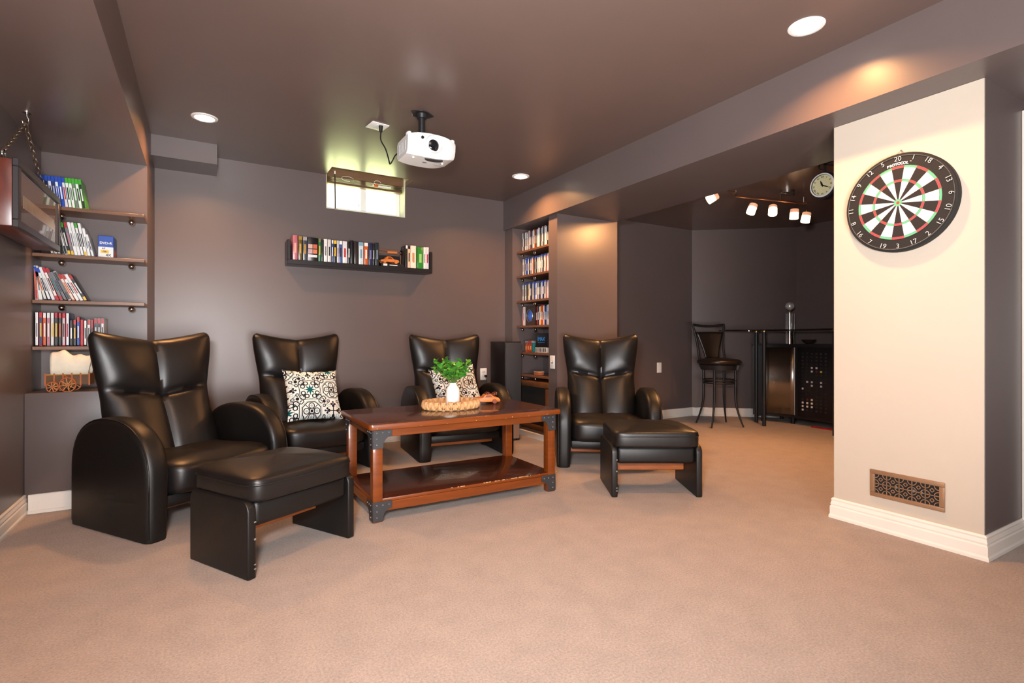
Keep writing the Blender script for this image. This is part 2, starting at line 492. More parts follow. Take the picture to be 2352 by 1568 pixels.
def build_armchair(name):
    L, W_, T, Hh = 0.64, 0.78, 0.108, 0.545
    t = bpy.data.objects.new(name, None); COL.objects.link(t); t.empty_display_size = 0.05
    # arms
    prof = arm_profile(L, Hh); n = len(prof)
    for sgn in (-1, 1):
        m = MB()
        secs = [(-T/2, 0.030), (-T/2+0.006, 0.014), (-T/2+0.018, 0.003), (-T/2+0.036, 0), (T/2-0.036, 0), (T/2-0.018, 0.003), (T/2-0.006, 0.014), (T/2, 0.030)]
        vs = []
        for (xo, ins) in secs:
            for i, (py, pz) in enumerate(prof):
                a = Vector(prof[max(i-1, 0)]); b = Vector(prof[min(i+1, n-1)])
                d = (b-a).normalized(); nrm = Vector((d.y, -d.x))
                q = Vector((py, pz)) + nrm*ins
                # slim the foot of the arm slightly on its inner side
                k = 1 - 0.16*smoothstep(0.30, 0.0, q.y) if xo*sgn < 0 else 1
                vs.append((sgn*(W_/2-T/2) + (xo*k), q.x, max(0.0, q.y)))
        fs = []
        for k in range(len(secs)-1):
            for i in range(n):
                j = (i+1) % n
                fs.append((k*n+i, k*n+j, (k+1)*n+j, (k+1)*n+i))
        fs += [tuple(range(n)), tuple(range((len(secs)-1)*n, len(secs)*n))]
        m.add(vs, fs)
        ob = m.build('armrest', LEATHER_D, t, smooth=50)
        # welt piping round the outer side panel
        xo = sgn*(W_/2-0.012)
        pth = [(xo, p[0]*0.985, p[1]-0.006 if p[1] > 0.3 else p[1]) for p in prof[1:-1]]
        MB().tube(pth, 0.0035, 6).build('piping', LEATHER, ob, smooth=60)
    # seat cushion
    m = rounded_box_mb(0.564, 0.60, 0.175, 6.5, 28, 0.012)
    for i, v in enumerate(m.v):
        x, y, z = v
        if z > 0: z -= 0.012*math.exp(-(x/0.016)**2)
        z += 0.02*smoothstep(0.1, -0.3, y)
        if y < 0: z -= 0.018*max(0, (-y-0.2)/0.1) * (1 if z > 0 else 0.0)
        m.v[i] = (x, y-0.045, z+0.245)
    m.build('seat', LEATHER, t, smooth=60)
    MB().box(-0.283, 0.283, -0.27, 0.24, 0.125, 0.185).build('seat_base', LEATHER_D, t, bevel=(0.012, 2))
    MB().box(-0.285, 0.285, -0.10, -0.04, 0.07, 0.125).build('base_rail', BASEWOOD, t, bevel=(0.004, 1))
    # backrest
    NU, NV = 64, 80
    def width(v):
        w = 0.281 + 0.004*v
        w += 0.034*smoothstep(0.50, 0.97, v)**0.9
        w -= 0.003*math.exp(-((v-0.52)/0.14)**2)
        t_ = max(0.0, (v-0.945)/0.055)
        w -= 0.034*(1-math.sqrt(max(0.0, 1-t_*t_)))
        return w
    def centre(u, v):
        zt = 0.905 + 0.055*abs(u)**1.7      # top edge dips in the middle, corners up
        z = 0.23 + (zt-0.23)*v
        y = 0.145 + 0.275*v - 0.045*v*v
        y += 0.012*math.sin(PI*v*1.2)
        # lateral wings come forward
        y -= 0.050*abs(u)**3.0*smoothstep(0.35, 1, v) + 0.018*abs(u)**3
        return u*width(v), y, z
    VC = 0.545
    def vc(u): return VC + 0.035*(abs(u)**1.2) - 0.005
    def puff(u, v):
        a = abs(u)
        col = (max(0.0, math.sin(PI*min(1, a*0.93+0.035))))**0.7
        c = vc(u)
        row = math.sin(PI*min(1, max(0, (v/c))))**0.42 if v < c else (max(0.0, math.sin(PI*min(1, (v-c)/(1.02-c)))))**0.55
        p = 0.040*col*(0.35+0.65*row)
        p += 0.022*row
        # wrinkles running off the crease at the outer edge
        p += 0.0035*math.sin(30*(v-c)+7*a)*math.exp(-((v-c-0.05)/0.12)**2)*smoothstep(0.3, 0.8, a)
        p -= 0.008*math.exp(-((a)/0.05)**2)
        p -= 0.010*math.exp(-((v-c)/0.022)**2)
        return p
    def edge(u, v):
        return (max(0.0, 1-abs(u)**6)**0.5)*(max(0.0, 1-abs(2*v-1)**22)**0.5)
    def dist(s): return math.sin((s*2-1)*PI/2)
    def front(a, b):
        u = dist(a); v = 0.5+0.5*dist(b)
        x, y, z = centre(u, v); e = edge(u, v)
        d = (0.060+puff(u, v)*(1-0.5*abs(u)**6))*e
        return (x, y-d*0.92, z+d*0.30)
    def back(a, b):
        u = dist(a); v = 0.5+0.5*dist(b)
        x, y, z = centre(u, v); e = edge(u, v)
        return (x, y+0.060*e, z-0.018*e)
    m = MB(); m.grid(front, NU, NV); m.grid(back, NU, NV, flip=True)
    m.build('backrest', LEATHER, t, smooth=70, merge=0.0006)
    return t

proto = build_armchair('recliner_armchair')
spots = [
    ((-0.073, 3.307), 34.0, 'nearest black leather recliner, beside the alcove shelves, footstool pulled up in front', 1.0),
    ((0.67, 3.982), 10.0, 'black leather recliner behind the coffee table left end, patterned pillow in full view', 1.0),
    ((1.791, 3.953), -6.0, 'black leather recliner against back wall directly behind the potted plant', 1.0),
    ((2.663, 3.11), -33.5, 'black leather recliner right of the coffee table, empty, by the light switch', 0.965),
]
for i, (p, a, lab, sx) in enumerate(spots):
    o = proto if i == 0 else copy_tree(proto)
    o.location = (p[0], p[1], 0); o.rotation_euler = (0, 0, R(a)); o.scale = (sx, 1, 1)
    tag(o, lab, 'armchair', 'four matching leather recliners')

def build_ottoman(name):
    t = bpy.data.objects.new(name, None); COL.objects.link(t); t.empty_display_size = 0.05
    D, W_ = 0.40, 0.527
    for s in (-1, 1):
        poly = [(-D/2, 0.0)]
        poly += [(-D/2+0.045-0.045*math.cos(k*PI/2/6), 0.255+0.045*math.sin(k*PI/2/6)) for k in range(7)]
        poly += [(D/2-0.045+0.045*math.sin(k*PI/2/6), 0.255+0.045*math.cos(k*PI/2/6)) for k in range(7)]
        poly += [(D/2, 0.0)]
        x0 = s*W_/2; x1 = s*(W_/2-0.036)
        MB().prism(poly, min(x0, x1), max(x0, x1), 'x').build('side_panel', LEATHER_D, t, smooth=45, bevel=(0.007, 3))
    # cushion with welt
    m = rounded_box_mb(0.508, 0.440, 0.105, 8.0, 30, 0.026)
    for i, (x, y, z) in enumerate(m.v):
        if z > 0.0:
            z -= 0.004*math.sin(x*40+1.3)*math.cos(y*22)*math.exp(-((abs(x)-0.12)/0.08)**2)
        m.v[i] = (x, y, z+0.335)
    cu = m.build('cushion', LEATHER, t, smooth=60)
    pth = []
    for k in range(64):
        a = 2*PI*k/64; c, s_ = math.cos(a), math.sin(a)
        pth.append((0.2535*math.copysign(abs(c)**(2/8.0), c), 0.2195*math.copysign(abs(s_)**(2/8.0), s_), 0.356))
    MB().tube(pth, 0.0045, 6, closed=True).build('welt', LEATHER, cu, smooth=60)
    MB().box(-0.228, 0.228, -0.188, 0.188, 0.19, 0.292).build('apron', LEATHER_D, t, bevel=(0.022, 3))
    MB().box(-0.228, 0.228, 0.02, 0.07, 0.105, 0.19).build('stretcher', BASEWOOD, t, bevel=(0.004, 1))
    # pale wear along the front edge of the left panel
    m = MB()
    random.seed(4)
    for z in (0.035, 0.052, 0.148, 0.215):
        m.box(-W_/2+0.026, -W_/2+0.0345, -D/2-0.0006, -D/2+0.004, z, z+random.uniform(0.004, 0.012))
    m.build('scuff', mat('worn_leather', rgb(120, 116, 112), 0.7), t)['kind'] = 'stuff'
    return t
op = build_ottoman('footstool')
for i, (p, a, lab) in enumerate([((0.2775, 2.5165), 29.0, 'large black leather footstool in the foreground before the nearest recliner'),
                                 ((2.367, 2.357), -30.6, 'black leather footstool on open carpet in front of the rightmost recliner')]):
    o = op if i == 0 else copy_tree(op)
    o.location = (p[0], p[1], 0); o.rotation_euler = (0, 0, R(a))
    tag(o, lab, 'footstool', 'two leather footstools')

# ---- coffee table
TX0, TX1, TY0, TY1, TH = 0.70, 1.858, 2.56, 3.188, 0.4965
tc = ((TX0+TX1)/2, (TY0+TY1)/2)
ct = thing('coffee_table', 'cherry wood coffee table with lower shelf and riveted black metal corner brackets', 'table', (tc[0], tc[1], 0))
hx, hy = (TX1-TX0)/2, (TY1-TY0)/2
def slab(name, x, y, z0, z1, bev):
    m = MB().box(-x, x, -y, y, z0, z1)
    me = m.mesh(name, [TABLE_O, TABLE_SHADE], bevel=(bev, 3))
    for p in me.polygons:
        if p.normal.z > 0.9: p.material_index = 1
    return link(name, me, ct)
# top with rounded plan corners
poly = []
for cx, cy, a0 in ((hx-.02, hy-.02, 0), (-hx+.02, hy-.02, 90), (-hx+.02, -hy+.02, 180), (hx-.02, -hy+.02, 270)):
    for k in range(5):
        a = R(a0+k*22.5); poly.append((cx+.02*math.cos(a), cy+.02*math.sin(a)))
me = MB().prism(poly, TH-0.029, TH).mesh('tabletop', [TABLE_O, TABLE_SHADE], bevel=(0.004, 2))
for p in me.polygons:
    if p.normal.z > 0.9: p.material_index = 1
link('tabletop', me, ct)
lx, ly, lw = hx-0.026, hy-0.034, 0.05
for sx in (-1, 1):
    for sy in (-1, 1):
        x0, x1 = sorted((sx*lx, sx*(lx-lw))); y0, y1 = sorted((sy*ly, sy*(ly-lw)))
        MB().box(x0, x1, y0, y1, 0, TH-0.029).build('leg', TABLE_O, ct, bevel=(0.003, 2))
ap0, ap1 = 0.425, TH-0.0292
MB().box(-lx+lw, lx-lw, -ly+0.004, -ly+0.024, ap0, ap1).build('apron', TABLE_O, ct, bevel=(0.002, 1))
MB().box(-lx+lw, lx-lw, ly-0.024, ly-0.004, ap0, ap1).build('apron', TABLE_O, ct, bevel=(0.002, 1))
MB().box(-lx+0.004, -lx+0.024, -ly+lw, ly-lw, ap0, ap1).build('apron', TABLE_O, ct, bevel=(0.002, 1))
MB().box(lx-0.024, lx-0.004, -ly+lw, ly-lw, ap0, ap1).build('apron', TABLE_O, ct, bevel=(0.002, 1))
m = MB().box(-lx+0.006, lx-0.006, -ly+0.006, ly-0.006, 0.098, 0.116)
me = m.mesh('shelf_board', [TABLE_O, TABLE_SHADE], bevel=(0.003, 2))
for p in me.polygons:
    if p.normal.z > 0.9: p.material_index = 1
link('shelf_board', me, ct)
for (a, b, c, d) in ((-lx+lw, lx-lw, -ly+0.003, -ly+0.025), (-lx+lw, lx-lw, ly-0.025, ly-0.003), (-lx+0.003, -lx+0.025, -ly+lw, ly-lw), (lx-0.025, lx-0.003, -ly+lw, ly-lw)):
    MB().box(a, b, c, d, 0.052, 0.098).build('shelf_rail', TABLE_O, ct, bevel=(0.002, 1))
def bracket_poly(w, h, aw, ah):
    p = [(0, 0), (w, 0), (w, -ah)]
    r = min(w-aw, h-ah-0.02)
    for k in range(1, 7):
        t = k*PI/2/6
        p.append((w - (w-aw)*math.sin(t), -ah - (h-ah-0.012)*(1-math.cos(t))))
    p += [(aw, -h), (0, -h)]
    return p
rivet_me = MB().lathe([(0.0045, 0), (0.004, 0.0022), (0.002, 0.0034), (0.0004, 0.0036)], 8).mesh('rivet', mat('rivet_metal', rgb(130, 130, 132), 0.35, metal=0.6), smooth=50)
bp = bracket_poly(0.098, 0.098, 0.053, 0.036)
fb_me = MB().prism(bp, -0.0035, 0, 'y').mesh('bracket', IRON, bevel=(0.0012, 1))
for sx in (-1, 1):
    for sy in (-1, 1):
        for ztop in (TH-0.0295, 0.104):
            for face in ('f', 's'):
                if face == 'f':
                    M = Matrix.Translation((sx*(lx+0.001), sy*(ly+0.001), ztop)) @ Matrix.Diagonal((-sx, -sy, 1, 1))
                else:
                    M = Matrix.Translation((sx*(lx+0.001), sy*(ly+0.001), ztop)) @ Matrix(((0, sx, 0, 0), (-sy, 0, 0, 0), (0, 0, 1, 0), (0, 0, 0, 1)))
                    M = Matrix.Translation((sx*(lx+0.001), sy*(ly+0.001), ztop)) @ Matrix(((0, -sx, 0, 0), (-sy, 0, 0, 0), (0, 0, 1, 0), (0, 0, 0, 1)))
                mm = MB().prism(bp, -0.0035, 0, 'y')
                # 'f': local x -> inward along x, plate outside y ; 's': swapped
                mm.v = [tuple(M @ Vector(v)) for v in mm.v]
                b = mm.build('bracket', IRON, ct, bevel=(0.0012, 1), label='black metal corner bracket')
                for (rx, rz) in ((0.020, -0.018), (0.050, -0.018), (0.082, -0.018), (0.020, -0.048), (0.020, -0.078)):
                    q = M @ Vector((rx, -0.0036, rz)); q2 = M @ Vector((rx, -1, rz))
                    r_ = link('rivet', rivet_me, b)
                    r_.location = q
                    r_.rotation_euler = (q2-q).to_track_quat('Z', 'Y').to_euler()
# worn chips
random.seed(8)
m = MB()
for k in range(26):
    x = random.gauss(0.16, 0.16); w = random.uniform(0.002, 0.03)
    m.box(x, x+w, -ly+0.0054, -ly+0.009, 0.1135-random.uniform(0, 0.002), 0.1162)
for k in range(14):
    z = 0.116+random.uniform(0.0, 0.09); h = random.uniform(0.003, 0.01)
    m.box(lx-lw-0.0003, lx-lw+0.003, -ly-0.0004, -ly+0.003, z, z+h)
    if k % 3 == 0: m.box(lx-0.003, lx+0.0003, -ly-0.0004, -ly+0.003, z, z+h)
for k in range(12):
    x = random.uniform(-0.5, 0.5); w = random.uniform(0.003, 0.012)
    m.box(x, x+w, -hy-0.0003, -hy+0.003, TH-0.029+random.uniform(0, .02), TH-0.005)
m2 = MB()
for k in range(9):
    x = random.uniform(-0.55, 0.5); w = random.uniform(0.002, 0.006); z = TH-0.029+random.uniform(0.001, .008)
    m2.box(x, x+w, -hy-0.0003, -hy+0.003, z, z+0.0025)
m3 = MB(); m3.add(m.v[:26*8], [tuple(f) for f in m.f[:26*6]])
m3.build('worn_edge', SCUFF, ct)['kind'] = 'stuff'
m2.build('worn_edge', SCUFF, ct)['kind'] = 'stuff'

# ---- wicker tray
tray = thing('wicker_tray', 'oval woven natural fibre tray on the coffee table under the white vase', 'tray', (1.305, 2.945, TH))
TRX, TRY, TRH = 0.175, 0.135, 0.052
m = MB(); m.lathe([(0.01, 0.0), (1.0, 0.0), (1.0, 0.008), (0.01, 0.008)], 40, sx=TRX-0.012, sy=TRY-0.012)
m.build('tray_base', WICKER, tray)
m = MB(); nseg = 46
m2 = MB()
# one folded strand: a fat wedge standing in the rim
def strand_mesh(flip):
    b = MB(); w = 0.026; h = TRH
    a, c = (0.0, 1.0) if not flip else (1.0, 0.0)
    pts = [(-w*.62, -0.012, 0.002), (w*.62, -0.012, 0.002), (0.0, -0.014, h*0.98), (-w*.62, 0.012, 0.002), (w*.62, 0.012, 0.002), (0.0, 0.014, h*0.98), (0, -0.021, h*0.45), (0, 0.021, h*0.45)]
    if flip:
        pts = [(x, y, h-z) for x, y, z in pts]
    b.add(pts, [(0, 1, 6), (1, 2, 6), (2, 0, 6), (4, 3, 7), (5, 4, 7), (3, 5, 7), (0, 3, 4, 1), (1, 4, 5, 2), (2, 5, 3, 0)])
    return b.mesh('strand', WICKER, bevel=(0.003, 1))
smA, smB = strand_mesh(False), strand_mesh(True)
for k in range(nseg):
    a = 2*PI*k/nseg
    o = link('strand', smA if k % 2 else smB, tray)
    o.location = (TRX*math.cos(a)*0.95, TRY*math.sin(a)*0.95, 0.001 if k % 2 else 0.0015)
    o.rotation_euler = (0, 0, math.atan2(TRX*math.sin(a), TRY*math.cos(a))+PI/2)
m = MB(); m.tube([(TRX*0.95*math.cos(2*PI*k/40), TRY*0.95*math.sin(2*PI*k/40), TRH*0.5) for k in range(40)], 0.0125, 8, closed=True)
m.build('rim', WICKER, tray, smooth=60)

# ---- vase with plant
pl = thing('potted_plant', 'bushy green leafy plant in a white bottle vase standing in wicker tray', 'plant', (1.325, 2.965, TH+0.0085))
m = MB(); m.lathe([(0.003, 0), (0.038, 0), (0.0415, 0.004), (0.042, 0.012), (0.042, 0.096), (0.040, 0.108), (0.034, 0.118), (0.026, 0.128), (0.0215, 0.136), (0.0205, 0.142), (0.0195, 0.144), (0.015, 0.143), (0.013, 0.12), (0.003, 0.118)], 32)
m.build('vase', CERAMIC, pl, smooth=50)
def leaf_mesh(s, m_):
    b = MB(); L_ = s; W2 = s*0.36
    pts = []; fs = []
    K = 5
    for i in range(K+1):
        t = i/K; w = W2*math.sin(PI*min(1, t*0.93+0.04))**0.8; y = L_*t; z = 0.18*L_*math.sin(PI*t*0.9)-0.10*L_*t*t
        pts += [(-w, y, z+w*0.35), (0, y, z), (w, y, z+w*0.35)]
    for i in range(K):
        for j in range(2):
            a = i*3+j; fs.append((a, a+1, a+4, a+3))
    b.add(pts, fs)
    return b.mesh('leaf', m_, smooth=70)
lm = [leaf_mesh(0.050, LEAF), leaf_mesh(0.042, LEAF2), leaf_mesh(0.056, LEAF), leaf_mesh(0.038, LEAF2)]
random.seed(21)
cnt = 0
stems = []
for k in range(28):
    az = 2*PI*k/28*2.4+random.uniform(-.2, .2)
    sp = random.uniform(0.25, 1.0); hgt = random.uniform(0.06, 0.15)*(1.05-0.25*sp)
    rx = 0.145*sp
    p0 = Vector((0.006*math.cos(az), 0.006*math.sin(az), 0.125))
    p1 = Vector((rx*0.45*math.cos(az), rx*0.45*math.sin(az), 0.15+hgt*0.55))
    p2 = Vector((rx*math.cos(az), rx*math.sin(az), 0.152+hgt*(1.0 if sp < .8 else 0.75)))
    path = [p0.lerp(p1, t/4).lerp(p1.lerp(p2, t/4), t/4) for t in range(5)]
    stems.append(path)
    MB().tube(path, [0.0022, 0.002, 0.0018, 0.0015, 0.001], 5).build('stem', STEM, pl)
    nl = 8
    for j in range(nl):
        t = 0.35+0.65*j/(nl-1)
        i0 = min(3, int(t*4)); q = path[i0].lerp(path[i0+1], t*4-i0)
        o = link('leaf', random.choice(lm), pl)
        o.location = q
        d = Vector((math.cos(az+j*2.4), math.sin(az+j*2.4), random.uniform(-0.15, 0.9))).normalized()
        e = d.to_track_quat('Y', 'Z').to_euler(); e.rotate_axis('Y', random.uniform(-.6, .6))
        o.rotation_euler = e
        o.scale = [random.uniform(0.75, 1.1)]*3
        cnt += 1

# ---- wooden toy car on the table
def toy_car(name, label, loc, rz, L_, Hc, long_hood=False):
    t = thing(name, label, 'toy', loc, rz)
    w = L_*0.20
    if long_hood:
        prof = [(-0.5, 0.20), (-0.48, 0.46), (-0.30, 0.62), (-0.05, 0.66), (0.02, 0.95), (0.20, 1.0), (0.30, 0.74), (0.44, 0.62), (0.5, 0.40), (0.49, 0.20)]
    else:
        prof = [(-0.5, 0.22), (-0.5, 0.50), (-0.32, 0.60), (-0.18, 0.98), (0.04, 1.0), (0.22, 0.64), (0.46, 0.56), (0.5, 0.42), (0.49, 0.22)]
    MB().prism([(a*L_, b*Hc) for a, b in prof], -w, w, 'y').build('car_body', TOYWOOD, t, smooth=35, bevel=(L_*0.02, 2))
    wr = Hc*0.25
    for ax in (-0.31, 0.31):
        for s in (-1, 1):
            MB().cyl((ax*L_, s*w*0.92, wr), (ax*L_, s*w*1.16, wr), wr, n=16).build('wheel', TOYWOOD2 if long_hood else TOYWOOD, t, smooth=40, bevel=(0.0012, 1))
    for s in (-1, 1):
        MB().prism([(-0.14*L_, Hc*0.66), (-0.10*L_, Hc*0.9), (0.02*L_, Hc*0.92), (0.14*L_, Hc*0.66)] if not long_hood else [(0.0, Hc*0.68), (0.05*L_, Hc*0.9), (0.18*L_, Hc*0.93), (0.26*L_, Hc*0.7)], s*w-0.0006, s*w+0.0006, 'y').build('side_window', TOYWOOD2, t)
    return t
tcar = toy_car('toy_car', 'varnished wooden model car lying behind the wicker tray on coffee table', (1.585, 3.055, TH), R(-16), 0.21, 0.062, True)
m = MB()
for k in range(7):
    m.box(0.01+0.011*k, 0.017+0.011*k, -0.030, 0.030, 0.058+0.006*math.sin(k), 0.068+0.006*math.sin(k*1.3))
m.build('trim_strip', TOYWOOD2, tcar, bevel=(0.0015, 1))

# ---- patterned pillows
class Ex:
    nt = None
    def __init__(s, sock): s.s = sock
    @staticmethod
    def op(o, *a):
        n = Ex.nt.nodes.new('ShaderNodeMath'); n.operation = o
        for i, x in enumerate(a):
            if isinstance(x, Ex): Ex.nt.links.new(x.s, n.inputs[i])
            else: n.inputs[i].default_value = x
        return Ex(n.outputs[0])
    def __add__(s, o): return Ex.op('ADD', s, o)
    def __radd__(s, o): return Ex.op('ADD', o, s)
    def __sub__(s, o): return Ex.op('SUBTRACT', s, o)
    def __rsub__(s, o): return Ex.op('SUBTRACT', o, s)
    def __mul__(s, o): return Ex.op('MULTIPLY', s, o)
    def __rmul__(s, o): return Ex.op('MULTIPLY', o, s)
    def __lt__(s, o): return Ex.op('LESS_THAN', s, o)
    def __gt__(s, o): return Ex.op('GREATER_THAN', s, o)
def mx(*a):
    r = a[0]
    for b in a[1:]: r = Ex.op('MAXIMUM', r, b)
    return r
def mn(a, b): return Ex.op('MINIMUM', a, b)
def ab(a): return Ex.op('ABSOLUTE', a)
def hyp(a, b): return Ex.op('SQRT', a*a+b*b)

def tile_material():
    m = bpy.data.materials.new('moroccan_tile_print'); m.use_nodes = True
    nt = m.node_tree; Ex.nt = nt
    p = nt.nodes['Principled BSDF']; p.inputs['Roughness'].default_value = 0.85; p.inputs['Specular IOR Level'].default_value = 0.15
    tcn = nt.nodes.new('ShaderNodeTexCoord'); sp = nt.nodes.new('ShaderNodeSeparateXYZ')
    nt.links.new(tcn.outputs['Object'], sp.inputs[0])
    T_ = 0.152
    X = (Ex(sp.outputs[0])+0.228+0.04)*(1/T_); Z = (Ex(sp.outputs[2])+0.228-0.015)*(1/T_)
    ix = Ex.op('FLOOR', X); iz = Ex.op('FLOOR', Z)
    x = (X-ix)*2.0-1.0; z = (Z-iz)*2.0-1.0
    ax, az = ab(x), ab(z)
    hi = mx(ax, az); lo = mn(ax, az)
    r = hyp(x, z)
    kind = Ex.op('MODULO', ix+iz*2.0+6.0, 3.0)
    def ring(cx, cy, rad, th): return ab(hyp(hi-cx, lo-cy)-rad) < th
    def disc(cx, cy, rad): return hyp(hi-cx, lo-cy) < rad
    # A: star with scrolls
    star = mx(mn(hi < 0.52, lo < (0.55-hi)*0.26), mn((hi-lo) < 0.09, r < 0.42))
    dA = mx(ring(0.62, 0.32, 0.17, 0.045), ring(0.80, 0.66, 0.16, 0.04), disc(0.55, 0.55, 0.07), mn(ab(hi-0.93) < 0.028, lo < 0.9))
    lA = mx(ring(0.70, 0.0, 0.2, 0.03), mn(ab(hi+lo-1.45) < 0.05, r > 0.5))
    # B: octagonal rosette
    oc = mx(hi, (hi+lo)*0.7071)
    dB = mx(ab(oc-0.24) < 0.045, ab(hyp(hi-0.46, lo-0.0)-0.24) < 0.04, ab(oc-0.80) < 0.04, mn(ab(hi-lo) < 0.05, ab(r-0.5) < 0.24), mn(hi < 0.12, lo < 0.12), ring(0.88, 0.78, 0.12, 0.04))
    lB = mx(disc(0.46, 0.0, 0.12), mn(ab(oc-0.9) < 0.03, r > 0.2), disc(0.62, 0.62, 0.10))
    # C: fleur cross
    dC = mx(disc(0.42, 0.0, 0.13), disc(0.58, 0.17, 0.10), mn(hi < 0.78, lo < 0.045), disc(0.78, 0.0, 0.085), mn(ab(hi+lo-1.18) < 0.03, lo > 0.3), disc(0.84, 0.84, 0.15), ring(0.86, 0.46, 0.12, 0.035))
    lC = mx(mn(ab(hi+lo-1.30) < 0.045, lo > 0.1), ring(0.42, 0.42, 0.12, 0.03))
    kA = kind < 0.5; kC = kind > 1.5
    kB = 1.0-mx(kA, kC)
    dark = mx(mn(dA, kA), mn(dB, kB), mn(dC, kC))
    light = mx(mn(lA, kA), mn(lB, kB), mn(lC, kC))
    teal = mn(star, kA)
    base = rgb(230, 232, 228)
    def mixc(fac, a, b):
        n = nt.nodes.new('ShaderNodeMix'); n.data_type = 'RGBA'
        nt.links.new(fac.s, n.inputs['Factor'])
        if isinstance(a, tuple): n.inputs[6].default_value = a
        else: nt.links.new(a, n.inputs[6])
        n.inputs[7].default_value = b
        return n.outputs[2]
    c = mixc(light, base, rgb(165, 190, 190))
    c = mixc(dark, c, rgb(26, 30, 40)); c = mixc(teal, c, rgb(8, 90, 100))
    nt.links.new(c, p.inputs['Base Color'])
    return m
TILE = tile_material()
def pillow(label, loc, rot, s=0.43):
    m = MB(); n = 22
    def side(sg):
        def f(a, b):
            u = 2*a-1; v = 2*b-1
            pin = 1-0.075*(1-abs(u)**2.2)*abs(v)**3
            pin2 = 1-0.075*(1-abs(v)**2.2)*abs(u)**3
            th = 0.062*((1-abs(u)**2.6)*(1-abs(v)**2.6))**0.5
            return (u*s/2*pin2, sg*th, v*s/2*pin)
        return f
    m.grid(side(-1), n, n); m.grid(side(1), n, n, flip=True)
    o = m.build('throw_pillow', TILE, None, smooth=70, merge=0.0004)
    o.location = loc; o.rotation_euler = rot
    tag(o, label, 'pillow', 'two tile print pillows')
    return o
pillow('square pillow with black and teal tile print on the recliner left of plant', (0.665, 3.885, 0.525), (R(-28), R(3), R(10)), 0.385)
pillow('tile print pillow half hidden behind the plant on recliner at back wall', (1.765, 3.88, 0.52), (R(-28), R(-6), R(-6)), 0.385)

# ================================================================== LEFT ALCOVE
def simple_shelf(name, label, group, x0, x1, y0, y1, ztop, knobs, front='y'):
    t = thing(name, label, 'shelf', ((x0+x1)/2, (y0+y1)/2, ztop-0.02), 0, group)
    hx_, hy_ = (x1-x0)/2, (y1-y0)/2
    MB().box(-hx_, hx_, -hy_, hy_, 0, 0.02).build('board', SHELFWOOD, t, bevel=(0.002, 1))
    for kx, ky in knobs:
        MB().sphere((kx-(x0+x1)/2, ky-(y0+y1)/2, -0.017), 0.017, 12, 8, (1, 1.25, 1)).build('support_knob', CHROME, t, smooth=70)
    return t
ALC = [(1.660, 'top'), (1.393, 'second'), (1.135, 'third'), (0.878, 'lowest')]
for z, nm in ALC:
    simple_shelf('alcove_shelf', nm + ' brown wooden shelf in the left alcove', 'alcove shelves', -0.809, -0.303, 3.80, 3.999, z, [(-0.70, 3.90), (-0.375, 3.90)])

def disc_case(name, label, group, t, h, d, body, band=None, sleeve=None, strip=None, bandh=0.03, foot=None):
    """plastic disc case or book: origin at the front bottom left corner of its spine"""
    b = MB().box(0, t, 0, d, 0, h)
    o = b.build(name, flat(body, 0.3), None, bevel=(min(0.0022, t*0.2), 2))
    tag(o, label, 'case' if 'case' in name else 'book', group)
    e = 0.0004
    if sleeve:
        MB().box(0.0018, t-0.0018, -e, 0.001, 0.006, h-(bandh if band else 0.006)).build('spine_sleeve', flat(sleeve, 0.35), o)
    if band:
        MB().box(0.0015, t-0.0015, -2*e, 0.001, h-bandh, h-0.002).build('spine_band', flat(band, 0.3), o)
    if strip:
        MB().box(t*0.3, t*0.7, -2.4*e, 0.001, h*0.28, h*0.68).build('spine_title', flat(strip, 0.35), o)
    if foot:
        MB().box(0.0015, t-0.0015, -2.2*e, 0.001, 0.004, 0.026).build('spine_mark', flat(foot, 0.35), o)
    return o

WHT, OFF, BLK, GRY, BLU, RED, GRN, YEL, ORG, NVY, SIL, PNK, TEAL = (238, 238, 236), (225, 222, 214), (26, 26, 28), (120, 120, 124), (30, 74, 178), (186, 40, 48), (70, 170, 50), (236, 190, 50), (212, 98, 40), (34, 44, 84), (190, 192, 196), (196, 120, 140), (30, 110, 110)
CN = {WHT: 'white', OFF: 'cream white', BLK: 'black', GRY: 'grey', BLU: 'blue', RED: 'red', GRN: 'green', YEL: 'yellow', ORG: 'orange', NVY: 'navy', SIL: 'silver', PNK: 'pink', TEAL: 'teal'}
YM = 3.835
def row(shelf_word, where, group, x, z, items, lean0, lean1, place='alcove', gap=0.0006):
    n = len(items)
    for i, it in enumerate(items):
        body, band, sleeve, strip, h, t, foot = it
        top = CN[band]+' topped ' if band else ''
        lab = '%s%s game case, %s from the left on the %s' % (top, CN[sleeve or body], ORD[i], where)
        o = disc_case('game_case', lab, group, t, h, 0.135, body, band, sleeve, strip, foot=foot)
        a = R(lean0+(lean1-lean0)*i/max(1, n-1))
        o.location = (x, YM, z+0.0006); o.rotation_euler = (0, -a, 0)
        x += t/max(0.3, math.cos(a))+gap
    return x
random.seed(5)
# top shelf: blue topped, then green topped cases
it = [(BLU, BLU, c, s_, 0.172, 0.0148, None) for c, s_ in ((NVY, WHT), (WHT, BLK), (BLK, WHT), (WHT, BLK), (NVY, SIL), (WHT, BLU), (BLU, WHT), (OFF, RED))]
it += [(GRN, GRN, c, s_, 0.172, 0.0148, None) for c, s_ in ((WHT, BLK), (WHT, GRY), (GRY, WHT), (WHT, BLK), (BLK, WHT))]
row('top', 'top alcove shelf', 'cases on the top alcove shelf', -0.782, 1.660, it, 5, 8)
